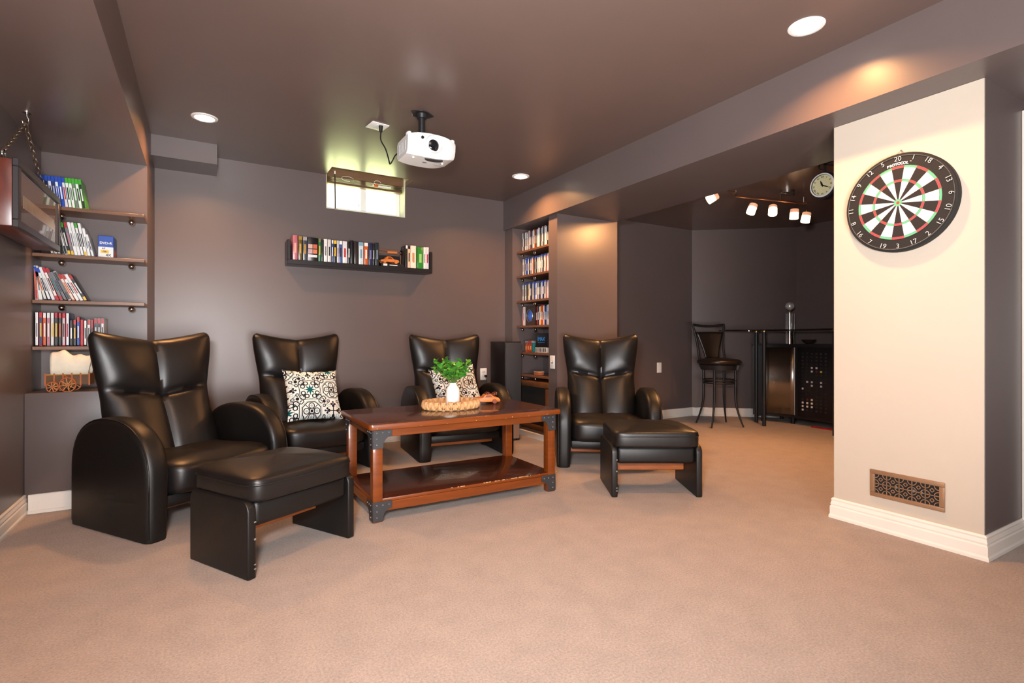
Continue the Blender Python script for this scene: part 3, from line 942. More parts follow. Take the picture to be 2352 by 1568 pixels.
# second shelf
sp2 = [(BLK, GRN, OFF, BLK, 0.17, None), (GRY, GRN, WHT, GRY, 0.178, None), (BLK, None, WHT, BLK, 0.18, None), (BLK, GRN, BLK, GRN, 0.185, None), (WHT, None, BLK, WHT, 0.186, None), (BLK, GRN, BLK, OFF, 0.188, YEL), (GRY, RED, GRY, PNK, 0.188, YEL), (WHT, None, WHT, GRY, 0.19, None), (WHT, None, WHT, SIL, 0.19, None), (BLK, GRN, WHT, BLK, 0.19, None), (WHT, WHT, WHT, BLK, 0.19, YEL), (SIL, None, WHT, GRY, 0.165, None)]
sp2 = [(a, b, c, d, h, 0.0138, f) for a, b, c, d, h, f in sp2]
xe = row('second', 'second alcove shelf', 'cases on the second alcove shelf', -0.735, 1.393, sp2, 13, 10)
o = disc_case('game_case', 'short white game case leaning beside the blue disc box on second shelf', 'cases on the second alcove shelf', 0.010, 0.13, 0.135, WHT, None, WHT, BLK)
o.location = (xe+0.004, YM, 1.3936); o.rotation_euler = (0, -R(13), 0)
# third shelf, strongly leaning
sp3 = [(OFF, None, RED, ORG, 0.19, 2), (WHT, None, WHT, GRY, 0.19, 6), (BLK, BLU, OFF, ORG, 0.19, 14), (NVY, BLU, WHT, BLK, 0.185, 16), (WHT, None, WHT, SIL, 0.19, 18), (RED, RED, WHT, BLK, 0.19, 19), (GRY, RED, GRY, TEAL, 0.19, 20), (BLK, None, GRY, NVY, 0.175, 22), (SIL, None, BLK, GRY, 0.175, 23), (ORG, RED, OFF, ORG, 0.16, 24), (WHT, RED, WHT, BLK, 0.16, 25), (WHT, None, WHT, RED, 0.165, 26), (BLK, RED, BLK, WHT, 0.165, 27)]
x = -0.803
for i, (b_, bd, sl, st, h, ln) in enumerate(sp3):
    o = disc_case('game_case', '%sslanting %s game case, %s from the left on the third alcove shelf' % ((CN[bd]+' topped ') if bd else '', CN[sl], ORD[i]), 'cases on the third alcove shelf', 0.0138, h, 0.135, b_, bd, sl, st, foot=YEL if i == 12 else (RED if i in (5, 6) else None))
    o.location = (x, YM, 1.1356); o.rotation_euler = (0, -R(ln), 0)
    x += 0.0138/math.cos(R(ln))+0.0008 + (0.006 if i == 1 else 0.0022)
# lowest shelf, upright
sp4 = [(BLK, WHT, WHT, GRY, .19), (RED, RED, NVY, YEL, .19), (BLK, WHT, ORG, WHT, .188), (GRY, WHT, PNK, WHT, .188), (GRY, WHT, OFF, YEL, .188), (BLK, RED, BLK, YEL, .19), (BLK, RED, BLK, ORG, .188), (RED, RED, SIL, BLK, .188), (NVY, WHT, WHT, RED, .188), (BLK, None, BLK, WHT, .152), (BLK, RED, BLK, YEL, .152), (BLK, RED, BLU, WHT, .168), (RED, RED, RED, RED, .152), (BLK, None, WHT, BLK, .152), (WHT, RED, WHT, BLK, .152), (BLK, RED, RED, BLK, .152), (SIL, RED, NVY, WHT, .16), (SIL, RED, BLK, WHT, .16), (SIL, RED, WHT, BLK, .16)]
sp4 = [(a, b, c, d, h, 0.0143 if i < 9 else 0.0135, None) for i, (a, b, c, d, h) in enumerate(sp4)]
row('lowest', 'lowest alcove shelf', 'cases on the lowest alcove shelf', -0.803, 0.878, sp4, 0, 0, gap=0.0022)

# blue disc spindle box
db = thing('disc_box', 'blue and white box of blank discs on the second alcove shelf', 'box', (-0.527, 3.835, 1.3936))
MB().box(0, 0.072, 0, 0.125, 0, 0.127).build('carton', flat((38, 80, 170), 0.35), db, bevel=(0.002, 1))
MB().box(0.001, 0.071, -0.0006, 0.001, 0.002, 0.062).build('front_panel', flat(WHT, 0.35), db)
MB().box(0.012, 0.050, -0.001, 0.0, 0.026, 0.044).build('count_patch', flat(YEL, 0.35), db)
MB().box(0.0715, 0.0726, 0.03, 0.11, 0.004, 0.05).build('side_patch', flat(ORG, 0.4), db)
for txt, sz, x_, z_, c in (('DVD-R', 0.019, 0.036, 0.084, WHT), ('4.7', 0.012, 0.026, 0.053, BLK), ('120', 0.012, 0.030, 0.035, BLK), ('4X', 0.020, 0.048, 0.014, BLK)):
    m = text_mb(txt, sz, 0.0003, bold=0.0006)
    m.xform(Matrix.Translation((x_, -0.0012, z_)) @ Matrix.Rotation(R(90), 4, 'X'))
    m.build('lettering', flat(c, 0.4), db)

# ---- covered wagon model on the ledge
wg = thing('toy_wagon', 'small wooden covered wagon with cream canvas top on the alcove ledge', 'toy', (-0.636, 3.732, 0.632), R(-6)); wg.scale = (0.86, 0.86, 0.9)
wl, ww = 0.115, 0.040
MB().box(-wl, wl, -ww, ww, 0.040, 0.105).build('wagon_body', WAGONWOOD, wg, bevel=(0.002, 1))
for k in range(6):
    x = -wl+0.004+k*(2*wl-0.008)/5
    MB().box(x-0.004, x+0.004, -ww-0.004, -ww, 0.036, 0.112).build('side_slat', WAGONRIM, wg)
MB().box(-wl, wl, -ww-0.003, -ww, 0.100, 0.108).build('top_rail', flat((176, 120, 40), 0.4), wg)
MB().tube([(-0.02, -ww-0.005, 0.104), (0.045, -ww-0.006, 0.05)], 0.003, 6).build('brace', WAGONRIM, wg)
def cover(a, b):
    x = -0.085+0.19*a + (0.03*b*(1-b)*4*(a-.3)); th = PI*b
    sag = 1-0.10*math.sin(PI*3*a)**2
    top = 1.0+0.28*math.exp(-((a-0.22)/0.2)**2)
    return (x, -(ww+0.004)*math.cos(th), 0.106+0.120*math.sin(th)**0.8*sag*top)
m = MB(); m.grid(cover, 16, 14)
cv = m.build('canvas_cover', CANVAS, wg, smooth=70)
sol = cv.modifiers.new('thickness', 'SOLIDIFY'); sol.thickness = 0.003
def wheel(name, x, y, r):
    b = MB(); pts = [(x+r*math.cos(2*PI*k/24), y, r+0.0+r*math.sin(2*PI*k/24)) for k in range(24)]
    b.tube(pts, 0.0042, 6, closed=True)
    o = b.build(name, WAGONRIM, wg, smooth=60)
    for k in range(4):
        a = PI*k/4+0.2
        MB().cyl((x-r*math.cos(a), y, r-r*math.sin(a)), (x+r*math.cos(a), y, r+r*math.sin(a)), 0.0026, n=6).build('spoke', flat((214, 150, 92), 0.5), o)
    MB().cyl((x, y-0.006, r), (x, y+0.006, r), 0.007, n=10).build('hub', WAGONRIM, o, smooth=40)
for y in (-ww-0.014, ww+0.012):
    wheel('wheel', 0.004, y, 0.042)
    wheel('wheel', -0.072, y, 0.030)
for x in (0.004, -0.072):
    MB().cyl((x, -ww-0.012, 0.042 if x > 0 else 0.03), (x, ww+0.012, 0.042 if x > 0 else 0.03), 0.003, n=6).build('axle', WAGONRIM, wg)

# ---- framed shadow box hanging on chains from the soffit
SGX0, SGX1, SGY0, SGY1, SGZ0, SGZ1 = -0.79, -0.67, 2.955, 3.70, 1.39, 1.682
sg = thing('hanging_sign', 'dark framed glass fronted sign hanging by chains at the left wall', 'sign', ((SGX0+SGX1)/2, (SGY0+SGY1)/2, SGZ0))
hX, hY, hZ = (SGX1-SGX0)/2, (SGY1-SGY0)/2, SGZ1-SGZ0
REDWOOD = mat('mahogany_case', rgb(92, 40, 28), 0.3, var=(9, 0.35), stretch=(4, 4, 1.2))
BLKFR = mat('black_sign_frame', rgb(52, 48, 50), 0.35)
m = MB().box(-hX, hX-0.022, -hY+0.004, hY-0.004, 0.004, hZ-0.004)
m.build('case', REDWOOD, sg, bevel=(0.004, 2))
fx0, fx1 = hX-0.022, hX
m = MB().box(fx0, fx1, -hY, hY, 0, 0.034); m.build('frame_rail', BLKFR, sg, bevel=(0.003, 1))
m = MB().box(fx0, fx1, -hY, hY, hZ-0.034, hZ); m.build('frame_rail', BLKFR, sg, bevel=(0.003, 1))
m = MB().box(fx0, fx1, -hY, -hY+0.036, 0.034, hZ-0.034); m.build('frame_rail', BLKFR, sg, bevel=(0.003, 1))
m = MB().box(fx0, fx1, hY-0.036, hY, 0.034, hZ-0.034); m.build('frame_rail', BLKFR, sg, bevel=(0.003, 1))
MB().box(fx0, fx1-0.008, -hY+0.036, hY-0.036, 0.034, hZ-0.034).build('glass', PICGLASS, sg)
MB().box(fx1-0.0085, fx1-0.0072, -hY+0.10, hY-0.10, 0.10, 0.155).build('printed_band', flat((150, 138, 124), 0.2), sg)
# hooks and chains
hook = thing('ceiling_hook', 'silver metal hook on the soffit holding the sign chains', 'hook', (-0.73, 3.345, SB))
MB().cyl((0, 0, -0.004), (0, 0, 0), 0.018, n=16).build('plate', CHROME, hook, smooth=40)
MB().tube([(0, 0, -0.004), (0.0, 0.0, -0.02), (0.006, 0.004, -0.032), (0.004, 0.004, -0.05), (-0.004, -0.004, -0.062), (-0.012, -0.01, -0.058), (-0.014, -0.012, -0.046)], 0.004, 8).build('bent_hook', CHROME, hook, smooth=60)
link_me = MB().tube([(0.0095*math.cos(2*PI*k/12), 0, 0.0165*math.sin(2*PI*k/12)) for k in range(12)], 0.0028, 5, closed=True).mesh('chain_link', mat('aged_chain', rgb(110, 90, 76), 0.4, metal=0.6), smooth=60)
def chain(label, p0, p1, ringr):
    t = thing('sign_chain', label, 'chain', p0)
    p0 = Vector(p0); p1 = Vector(p1); d = p1-p0; n = max(2, int(d.length/0.0245)); q = d.to_track_quat('Z', 'Y')
    for k in range(n):
        o = link('chain_link', link_me, t)
        o.location = d*((k+0.5)/n)
        o.rotation_mode = 'QUATERNION'
        from mathutils import Quaternion
        o.rotation_quaternion = q @ Quaternion((0, 0, 1), R(90)*(k % 2)+0.4)
    MB().tube([p1-p0+Vector((0.0, 0.022*math.cos(a), -0.010+0.024*math.sin(a))) for a in [R(-60+ 300*k/14) for k in range(15)]], 0.0035, 6).build('screw_eye', CHROME, t, smooth=60)
hk = Vector((-0.734, 3.335, SB-0.058))
chain('chain running from ceiling hook to the near end of the hanging sign', hk, (-0.73, SGY0+0.05, SGZ1+0.033), 0.02)
chain('chain running from ceiling hook to the far end of the hanging sign', hk, (-0.73, SGY1-0.06, SGZ1+0.033), 0.02)

# ================================================================== BACK WALL
# ---- blind in the window recess
bl = thing('window_blind', 'brown wooden blind pulled up to the top of the small window', 'blind', ((WX0+WX1)/2, 4.66, 2.25))
bw = (WX1-WX0)/2-0.008
MB().box(-bw, bw, -0.03, 0.03, 0.13, 0.19).build('headrail', BLIND, bl, bevel=(0.003, 1))
for k in range(11):
    z = 0.018+k*0.0100
    m = MB(); m.grid(lambda u, v: (-bw+2*bw*u, -0.026+0.052*v, z+0.002*math.sin(PI*v)), 1, 4)
    me = m.mesh('slat', BLIND, smooth=60)
    o = link('slat', me, bl); md = o.modifiers.new('thickness', 'SOLIDIFY'); md.thickness = 0.003
MB().box(-bw, bw, -0.026, 0.026, 0.0, 0.015).build('bottom_rail', BLIND, bl, bevel=(0.003, 1))
m = MB().box(-bw, bw, -0.045, -0.032, 0.055, 0.21); m.build('valance', BLIND, bl, bevel=(0.002, 1))
MB().cyl((-0.267, -0.05, 0.09), (-0.263, -0.05, -0.222), 0.0055, n=8).build('tilt_wand', mat('dark_wand', rgb(70, 52, 34), 0.4), bl, smooth=60)
MB().cyl((-0.267, -0.05, 0.075), (-0.267, -0.05, 0.10), 0.006, n=8).build('wand_clip', PLASTIC_W, bl, smooth=60)
m = MB().tube([(0.04+0.05*math.cos(a)-0.2, -0.048, 0.05+0.02*math.sin(a)) for a in [2*PI*k/16 for k in range(14)]], 0.0015, 5)
m.build('pull_cord', PLASTIC_W, bl, smooth=60)
m = MB().tube([(0.10+0.03*math.cos(a), -0.048, 0.055+0.018*math.sin(a)) for a in [2*PI*k/16 for k in range(12)]], 0.0015, 5)
m.build('pull_cord', PLASTIC_W, bl, smooth=60)
pn = thing('marker_pen', 'white marker pen with orange band tucked against the window blind', 'pen', (1.285, 4.606, 2.268), 0)
MB().cyl((0, 0, 0.008), (0.165, 0, 0.008), 0.0085, n=10).build('barrel', PLASTIC_W, pn, smooth=40)
MB().cyl((0.012, 0, 0.008), (0.05, 0, 0.008), 0.0088, n=10).build('band', flat((225, 80, 20)), pn, smooth=40)

# ---- floating shelf
fs_ = thing('floating_shelf', 'black wall shelf full of books and cases under the small window', 'shelf', (0, 0, 0))
SX0, SX1, SY0, SZ0 = 0.566, 1.772, 4.415, 1.508
MB().box(SX0, SX1, SY0, YB-0.001, SZ0, SZ0+0.036).build('bottom_board', BLACKLAM, fs_, bevel=(0.002, 1))
MB().box(SX0, SX0+0.022, SY0, YB-0.001, SZ0+0.036, SZ0+0.19).build('end_panel', BLACKLAM, fs_, bevel=(0.002, 1))
MB().box(SX1-0.022, SX1, SY0, YB-0.001, SZ0+0.036, SZ0+0.19).build('end_panel', BLACKLAM, fs_, bevel=(0.002, 1))
MB().box(SX0+0.022, SX1-0.022, YB-0.016, YB-0.001, SZ0+0.036, SZ0+0.15).build('back_board', BLACKLAM, fs_)
books = [(0.607, 0.643, .195, (176, 104, 118), None, None, (214, 170, 150), 'pink hardcover'), (0.648, 0.678, .192, (92, 76, 28), (150, 120, 50), None, (190, 160, 70), 'olive gold'),
 (0.682, 0.714, .190, (62, 66, 78), (150, 150, 150), None, (180, 140, 60), 'slate grey'), (0.716, 0.797, .188, (24, 22, 24), None, None, None, 'thick black picture'),
 (0.800, 0.820, .186, (30, 110, 60), (120, 120, 60), None, YEL, 'green'), (0.823, 0.841, .178, BLK, None, None, None, 'plain black'), (0.842, 0.869, .186, (228, 228, 226), None, None, GRY, 'wide white'),
 (0.873, 0.898, .185, (214, 212, 208), None, None, BLK, 'pale grey'), (0.902, 0.917, .184, (60, 80, 130), WHT, None, WHT, 'slim blue'), (0.918, 0.943, .184, (28, 28, 30), YEL, None, YEL, 'black and yellow'),
 (0.947, 0.960, .183, (225, 225, 225), None, None, RED, 'slim white'), (0.962, 0.988, .183, (70, 90, 150), WHT, None, BLK, 'blue and white'), (0.991, 1.027, .182, (226, 222, 222), None, None, RED, 'white with red lettering'),
 (1.031, 1.053, .182, BLK, None, None, WHT, 'black with white marks'), (1.055, 1.080, .196, (22, 22, 24), None, None, None, 'tall black slipcase'), (1.085, 1.119, .190, (48, 38, 36), None, None, None, 'dark brown'),
 (1.124, 1.161, .187, (206, 216, 220), (120, 170, 190), None, (110, 150, 170), 'pale blue'), (1.168, 1.200, .187, (196, 96, 40), WHT, None, WHT, 'orange'), (1.205, 1.238, .187, (36, 42, 74), None, None, (120, 120, 160), 'navy'),
 (1.241, 1.256, .187, BLK, None, None, WHT, 'slim black with white title'), (1.263, 1.293, .196, (40, 46, 52), None, None, (120, 140, 150), 'dark slate boxed'),
 (1.530, 1.548, .198, (40, 38, 36), WHT, None, None, 'black with white top'), (1.549, 1.574, .196, (222, 186, 150), (40, 40, 40), None, BLK, 'tan'), (1.576, 1.626, .200, (238, 226, 206), None, None, (200, 140, 100), 'cream picture'),
 (1.638, 1.694, .192, (44, 132, 44), None, None, (150, 200, 110), 'thick green'), (1.697, 1.717, .195, (232, 232, 230), None, None, GRY, 'narrow white upright'), (1.719, 1.746, .197, (218, 216, 220), None, None, RED, 'light grey end')]
for (a, b_, h, c, band, sl, st, nm) in books:
    o = disc_case('book', '%s book or case standing on the black floating shelf' % nm, 'books on the floating shelf', b_-a-0.0006, h, 0.13, c, band, None, st)
    o.location = (a, 4.432, SZ0+0.0366)
    if nm == 'thick black picture':
        for k, (px, pz, pc) in enumerate(((0.006, 0.10, (200, 170, 160)), (0.042, 0.10, (200, 90, 60)), (0.006, 0.06, (190, 160, 170)), (0.042, 0.06, (210, 120, 80)))):
            MB().box(px, px+0.032, -0.001, 0.0, pz, pz+0.034).build('cover_picture', flat(pc, 0.4), o)
        MB().box(0.006, 0.074, -0.001, 0.0, 0.03, 0.05).build('cover_picture', flat((220, 220, 225), 0.4), o)
    if nm == 'cream picture':
        MB().lathe([(0.010, 0), (0.011, 0.02), (0.007, 0.04), (0.007, 0.05), (0.002, 0.056)], 10, (0.026, 0.001, 0.05), sx=1, sy=0.15).build('cover_figure', flat((205, 150, 110), 0.5), o)
o = thing('book', 'black case lying flat under the wooden toy car on floating shelf', 'book', (1.312, 4.436, SZ0+0.0364), 0, 'books on the floating shelf')
MB().box(0, 0.208, 0, 0.125, 0, 0.028).build('cover', flat(BLK, 0.35), o, bevel=(0.002, 1))
MB().box(0.02, 0.055, -0.0006, 0.001, 0.005, 0.024).build('spine_emblem', flat(WHT, 0.4), o)
MB().box(0.075, 0.145, -0.0006, 0.001, 0.010, 0.017).build('spine_title', flat(WHT, 0.4), o)
toy_car('toy_car', 'small orange wooden toy car on the floating shelf among the books', (1.396, 4.482, SZ0+0.0645), R(4), 0.165, 0.062, False)
fr = thing('wooden_frame', 'thin dark frame lying behind the toy car on the floating shelf', 'frame', (1.41, 4.545, SZ0+0.0364))
MB().box(-0.115, 0.115, -0.006, 0.006, 0.15, 0.165).build('frame_bar', SHELFWOOD, fr); MB().box(-0.115, 0.115, -0.006, 0.006, 0.125, 0.135).build('frame_bar', SHELFWOOD, fr)
MB().box(-0.115, -0.105, -0.006, 0.006, 0, 0.165).build('frame_bar', SHELFWOOD, fr); MB().box(0.105, 0.115, -0.006, 0.006, 0, 0.165).build('frame_bar', SHELFWOOD, fr)
MB().box(-0.01, 0.08, -0.005, 0.004, 0.135, 0.15).build('wood_insert', TOYWOOD, fr)

# ---- wall plates
def plate(name, label, loc, rz, kind):
    t = thing(name, label, 'outlet' if 'outlet' in name else 'switch', loc, rz)
    MB().box(-0.036, 0.036, -0.006, 0, -0.058, 0.058).build('cover_plate', PLASTIC_W, t, bevel=(0.003, 2))
    if kind == 'outlet':
        for z in (-0.02, 0.02):
            MB().box(-0.016, 0.016, -0.0085, -0.005, z-0.013, z+0.013).build('socket', flat((225, 222, 218)), t, bevel=(0.003, 2))
            m = MB().box(-0.008, -0.005, -0.0089, -0.008, z-0.004, z+0.006)
            m.build('slot', BLACKPL, t); MB().box(0.005, 0.008, -0.0089, -0.008, z-0.004, z+0.006).build('slot', BLACKPL, t)
    elif kind == 'switch':
        MB().box(-0.006, 0.006, -0.0075, -0.005, -0.013, 0.013).build('toggle_slot', BLACKPL, t)
        MB().box(-0.004, 0.004, -0.016, -0.006, 0.0, 0.011).build('toggle', PLASTIC_W, t, bevel=(0.001, 1))
    for z in ((-0.042, 0.042) if kind == 'switch' else ((0.0,) if kind == 'outlet' else (-0.042, 0.042))):
        MB().cyl((0, -0.0068, z), (0, -0.0055, z), 0.003, n=8).build('screw', STEEL, t)
    return t
t_ = plate('wall_outlet', 'white wall outlet with plug between back recliner and tower speaker', (2.373, YB-0.0005, 0.573), 0, 'outlet')
MB().box(0.006, 0.03, -0.03, -0.008, -0.032, -0.008).build('plug', BLACKPL, t_, bevel=(0.003, 1))
MB().tube([(0.018, -0.02, -0.03), (0.02, -0.03, -0.08), (0.025, -0.02, -0.2), (0.03, -0.018, -0.45)], 0.003, 6).build('cord', BLACKPL, t_, smooth=60)
plate('light_switch', 'white toggle switch on the narrow wall end beside the niche', (2.6395, 3.772, 0.716), R(-90), 'switch')
plate('wall_outlet', 'white blank wall plate on the dark wall behind the bar stool', (4.498, 4.3095, 0.59), 0, 'blank')

# ================================================================== CEILING FIXTURES
POT_W, POT_C = 15.0, (1.0, 0.47, 0.17)
def pot_light(label, x, y):
    t = thing('recessed_light', label, 'ceiling light', (x, y, H), 0, 'recessed ceiling lights')
    m = MB()
    m.lathe([(0.054, -0.001), (0.056, -0.006), (0.068, -0.006), (0.074, -0.003), (0.075, 0.0), (0.054, 0.0)], 36)
    m.f = m.f[:-2]; m.mi = m.mi[:-2]
    m.build('trim_ring', PLASTIC_W, t, smooth=50)
    MB().cyl((0, 0, -0.003), (0, 0, -0.0005), 0.054, n=32).build('diffuser', DIFFUSER, t)
    l = lamp('downlight', 'AREA', (0, 0, -0.008), POT_W, POT_C, shape='DISK', size=0.09, spread=R(140))
    l.parent = t
    return t
pot_light('round recessed ceiling light at the left above the recliners', 0.006, 3.787)
pot_light('round recessed ceiling light nearest the camera at upper right', 2.296, 1.331)
pot_light('round recessed ceiling light at back by the beam', 2.323, 3.793)
pot_light('round recessed ceiling light above the camera, out of the picture', 0.006, 1.331)

# ---- projector
PJ = (1.19, 3.045)
pj = thing('projector', 'white ceiling mounted video projector with a large round lens', 'projector', (PJ[0], PJ[1], 2.005))
def pj_sec(x):
    return 0.012*(abs(x)/0.155)**2
m = MB()
nx = 16
secs = []
for i in range(nx+1):
    x = -0.155+0.31*i/nx
    a = abs(x)/0.155
    yf = -0.118+0.030*(a**3) + (0.012*max(0, x/0.155)**2)
    yb = 0.118-0.006*a**4
    zt = 0.138-0.014*a**2.5; zb = 0.002+0.012*a**3 + 0.016*max(0, x/0.155)**2
    c = 0.016
    secs.append([(x, yf+c*0.4, zt), (x, yf, zt-c), (x, yf+0.002, (zt+zb)/2), (x, yf+0.012, zb+c), (x, yf+0.03, zb), (x, yb-c, zb), (x, yb, zb+c), (x, yb, zt-c), (x, yb-c, zt)])
k = len(secs[0]); vs = [v for s_ in secs for v in s_]; fs = []
for i in range(nx):
    for j in range(k):
        j2 = (j+1) % k
        fs.append((i*k+j, i*k+j2, (i+1)*k+j2, (i+1)*k+j))
fs += [tuple(range(k)), tuple(range(nx*k, (nx+1)*k))]
m.add(vs, fs)
m.build('housing', mat('projector_white', rgb(238, 236, 232), 0.35), pj, smooth=35)
ln = MB(); ln.lathe([(0.043, 0.0), (0.053, 0.0), (0.053, 0.026), (0.050, 0.030), (0.044, 0.030), (0.043, 0.012)], 32)
ln.f = ln.f[:-2]; ln.mi = ln.mi[:-2]
ln.xform(Matrix.Translation((-0.005, -0.098, 0.076)) @ Matrix.Rotation(R(90), 4, 'X'))
lo = ln.build('lens_ring', mat('projector_white2', rgb(226, 224, 220), 0.3), pj, smooth=45)
m = MB(); m.lathe([(0.0005, 0.024), (0.015, 0.0233), (0.030, 0.019), (0.0435, 0.010), (0.0435, 0.0), (0.0005, 0.0)], 28)
m.xform(Matrix.Translation((-0.005, -0.098, 0.076)) @ Matrix.Rotation(R(90), 4, 'X'))
m.build('lens', mat('dark_lens', rgb(20, 22, 26), 0.06, spec=0.8), lo, smooth=60)
MB().cyl((-0.075, -0.119, 0.105), (-0.075, -0.108, 0.105), 0.009, n=16).build('sensor_window', BLACKPL, pj, smooth=40)
for s in (-1, 1):
    m = MB(); m.sphere((s*0.138-0.004, -0.062, 0.130), 0.018, 12, 8, (0.9, 1.6, 0.9)); m.build('top_corner', mat('projector_white', None), pj, smooth=60)
m = MB()
pth = []
for i in range(15):
    a = PI*i/14
    pth.append((0.015-0.058*math.cos(a), -0.070+0.038*math.sin(a)))
pth = pth+[(0.06, -0.082), (0.03, -0.077), (-0.01, -0.077)]
MB().prism(pth, -0.0012, 0.008).build('zoom_slot', mat('slot_grey', rgb(60, 60, 64), 0.4), pj)
m = MB(); m.lathe([(0.036, 0.0), (0.045, 0.0), (0.045, 0.004), (0.036, 0.004)], 24, (0.015, -0.06, -0.001)); m.f = m.f[:-2]; m.mi = m.mi[:-2]
for (x, y) in ((-0.11, -0.05), (0.085, -0.03)):
    MB().cyl((x, y, -0.006), (x, y, 0.004), 0.007, n=10).build('foot', mat('projector_white', None), pj, smooth=40)
MB().box(-0.03, -0.005, 0.0, 0.008, -0.001, 0.004).build('thumb_latch', flat((80, 84, 100)), pj)
MB().box(0.05, 0.11, 0.01, 0.013, -0.0005, 0.004).build('vent_slit', flat((140, 138, 136)), pj)
for k in range(6):
    MB().box(-0.1562, -0.154, -0.04+k*0.022, -0.026+k*0.022, 0.04, 0.10).build('side_vent', flat((205, 204, 200)), pj)
mt = thing('projector_mount', 'black ceiling bracket and pole holding the projector', 'mount', (PJ[0]-0.035, PJ[1]+0.005, H))
MB().prism([(-0.075, -0.02), (-0.02, -0.06), (0.02, -0.05), (0.075, -0.01), (0.06, 0.03), (0.01, 0.045), (-0.04, 0.05)], -0.006, 0).build('ceiling_plate', BLACKMETAL, mt, bevel=(0.002, 1))
MB().cyl((0, 0, -0.03), (0, 0, -0.006), 0.030, 0.036, n=20).build('collar', BLACKMETAL, mt, smooth=40)
MB().cyl((0, 0, -0.125), (0, 0, -0.03), 0.020, n=18).build('pole', BLACKMETAL, mt, smooth=40)
MB().box(-0.04, 0.045, -0.035, 0.035, -0.150, -0.125).build('tilt_joint', BLACKMETAL, mt, bevel=(0.004, 2))
MB().box(-0.06, 0.10, -0.05, 0.05, -0.157, -0.150).build('base_plate', BLACKMETAL, mt, bevel=(0.002, 1))
co = thing('ceiling_outlet', 'white square outlet plate on the ceiling with plugged black cord', 'outlet', (0.972, 3.365, H), R(8))
MB().box(-0.058, 0.058, -0.058, 0.058, -0.006, 0).build('cover_plate', PLASTIC_W, co, bevel=(0.003, 2))
MB().box(-0.018, 0.018, -0.03, 0.03, -0.008, -0.006).build('socket', flat((220, 218, 214)), co, bevel=(0.003, 1))
pc = thing('power_cord', 'black power cord looping from ceiling outlet down to the projector', 'cord', (0.985, 3.335, H-0.0085))
MB().cyl((0, 0, -0.04), (0, 0, 0), 0.010, 0.014, n=12).build('plug', BLACKPL, pc, smooth=40)
def bez(p, n=24):
    p = [Vector(q) for q in p]; out = []
    for i in range(len(p)-1):
        a = p[max(i-1, 0)]; b = p[i]; c = p[i+1]; d = p[min(i+2, len(p)-1)]
        for k in range(n//2):
            t = k/(n//2)
            out.append(0.5*((2*b)+(c-a)*t+(2*a-5*b+4*c-d)*t*t+(3*b-a-3*c+d)*t**3))
    out.append(p[-1]); return out
path = bez([(0, 0, -0.035), (0.0, 0.0, -0.09), (0.025, -0.02, -0.15), (0.035, -0.05, -0.22), (0.035, -0.08, -0.262), (0.045, -0.10, -0.245), (0.055, -0.125, -0.218), (0.068, -0.165, -0.208)])
MB().tube(path, 0.0042, 6).build('cable', BLACKPL, pc, smooth=60)

# ================================================================== RIGHT NICHE
NSH = [1.772, 1.533, 1.288, 1.047, 0.79, 0.577]
NW = ['top', 'second', 'third', 'fourth', 'fifth', 'lowest']
for z, nm in zip(NSH, NW):
    simple_shelf('niche_shelf', nm + ' dark wooden shelf in the narrow niche by the tower speaker', 'niche shelves', 2.665, 2.979, 3.837, 4.428, z, [(2.70, 4.38), (2.70, 4.15)])
random.seed(77)
def niche_row(zi, cases, word, hmin, hmax, y=4.40, dep=0.135):
    z = NSH[zi]
    for i, (b_, bd, sl, st, h, t) in enumerate(cases):
        o = disc_case('film_case', '%s%s film case, %s from the left on the %s niche shelf' % ((CN[bd]+' topped ') if bd else '', CN[sl], ORD[i], word), 'film cases on the %s niche shelf' % word, t, h, dep, b_, bd, sl, st, bandh=0.014)
        o.location = (2.715, y, z+0.0004); o.rotation_euler = (0, 0, -R(90))
        y -= t+0.0008
        if y < 3.93: break
pal1 = [WHT, BLK, GRY, WHT, SIL, WHT, BLK, WHT, RED, GRY, BLK, SIL, WHT, OFF, ORG, BLK, SIL, WHT, WHT, BLK, GRY, WHT, BLK, GRY, WHT, WHT, SIL, BLK, WHT]
row1 = [(BLK if c != WHT else WHT, RED if i % 4 == 1 else None, c, random.choice([WHT, BLK, GRY]), 0.19+random.uniform(-.004, .003), random.choice([0.0142, 0.0150, 0.0175])) for i, c in enumerate(pal1)]
niche_row(0, row1, 'top', .18, .19)
pal2 = [SIL, WHT, BLK, SIL, BLU, BLU, GRY, WHT, BLK, NVY, SIL, GRY, WHT, ORG, BLK, SIL, GRY, BLK, WHT, SIL, WHT, GRY, OFF, GRY, BLK, WHT, SIL, RED, WHT]
row2 = [(c, BLU if i > 2 else None, c, random.choice([WHT, BLK, GRY]), 0.172+random.uniform(-.003, .003), random.choice([0.0125, 0.0145, 0.017])) for i, c in enumerate(pal2)]
niche_row(1, row2, 'second', .17, .175)
pal3 = [WHT, SIL, BLK, WHT, GRY, BLK, YEL, SIL, WHT, NVY, BLK, SIL, OFF, GRY, BLU, WHT, WHT, GRY, SIL, BLK, NVY, SIL, WHT, BLU, BLK, WHT, SIL, RED, WHT]
row3 = [(c, BLU, c, random.choice([WHT, BLK, GRY]), 0.172+random.uniform(-.003, .003), random.choice([0.0125, 0.0145, 0.016])) for i, c in enumerate(pal3)]
niche_row(2, row3, 'third', .17, .175)
row4a = [(RED, None, PNK, WHT, 0.185, 0.012), (OFF, None, WHT, RED, 0.185, 0.012), (OFF, None, PNK, RED, 0.18, 0.012)]
niche_row(3, row4a, 'fourth', .18, .18)
pal4 = [BLK, RED, BLK, WHT, YEL, RED, ORG, WHT, BLK, BLU, SIL, WHT, BLU, WHT]
y = 4.155
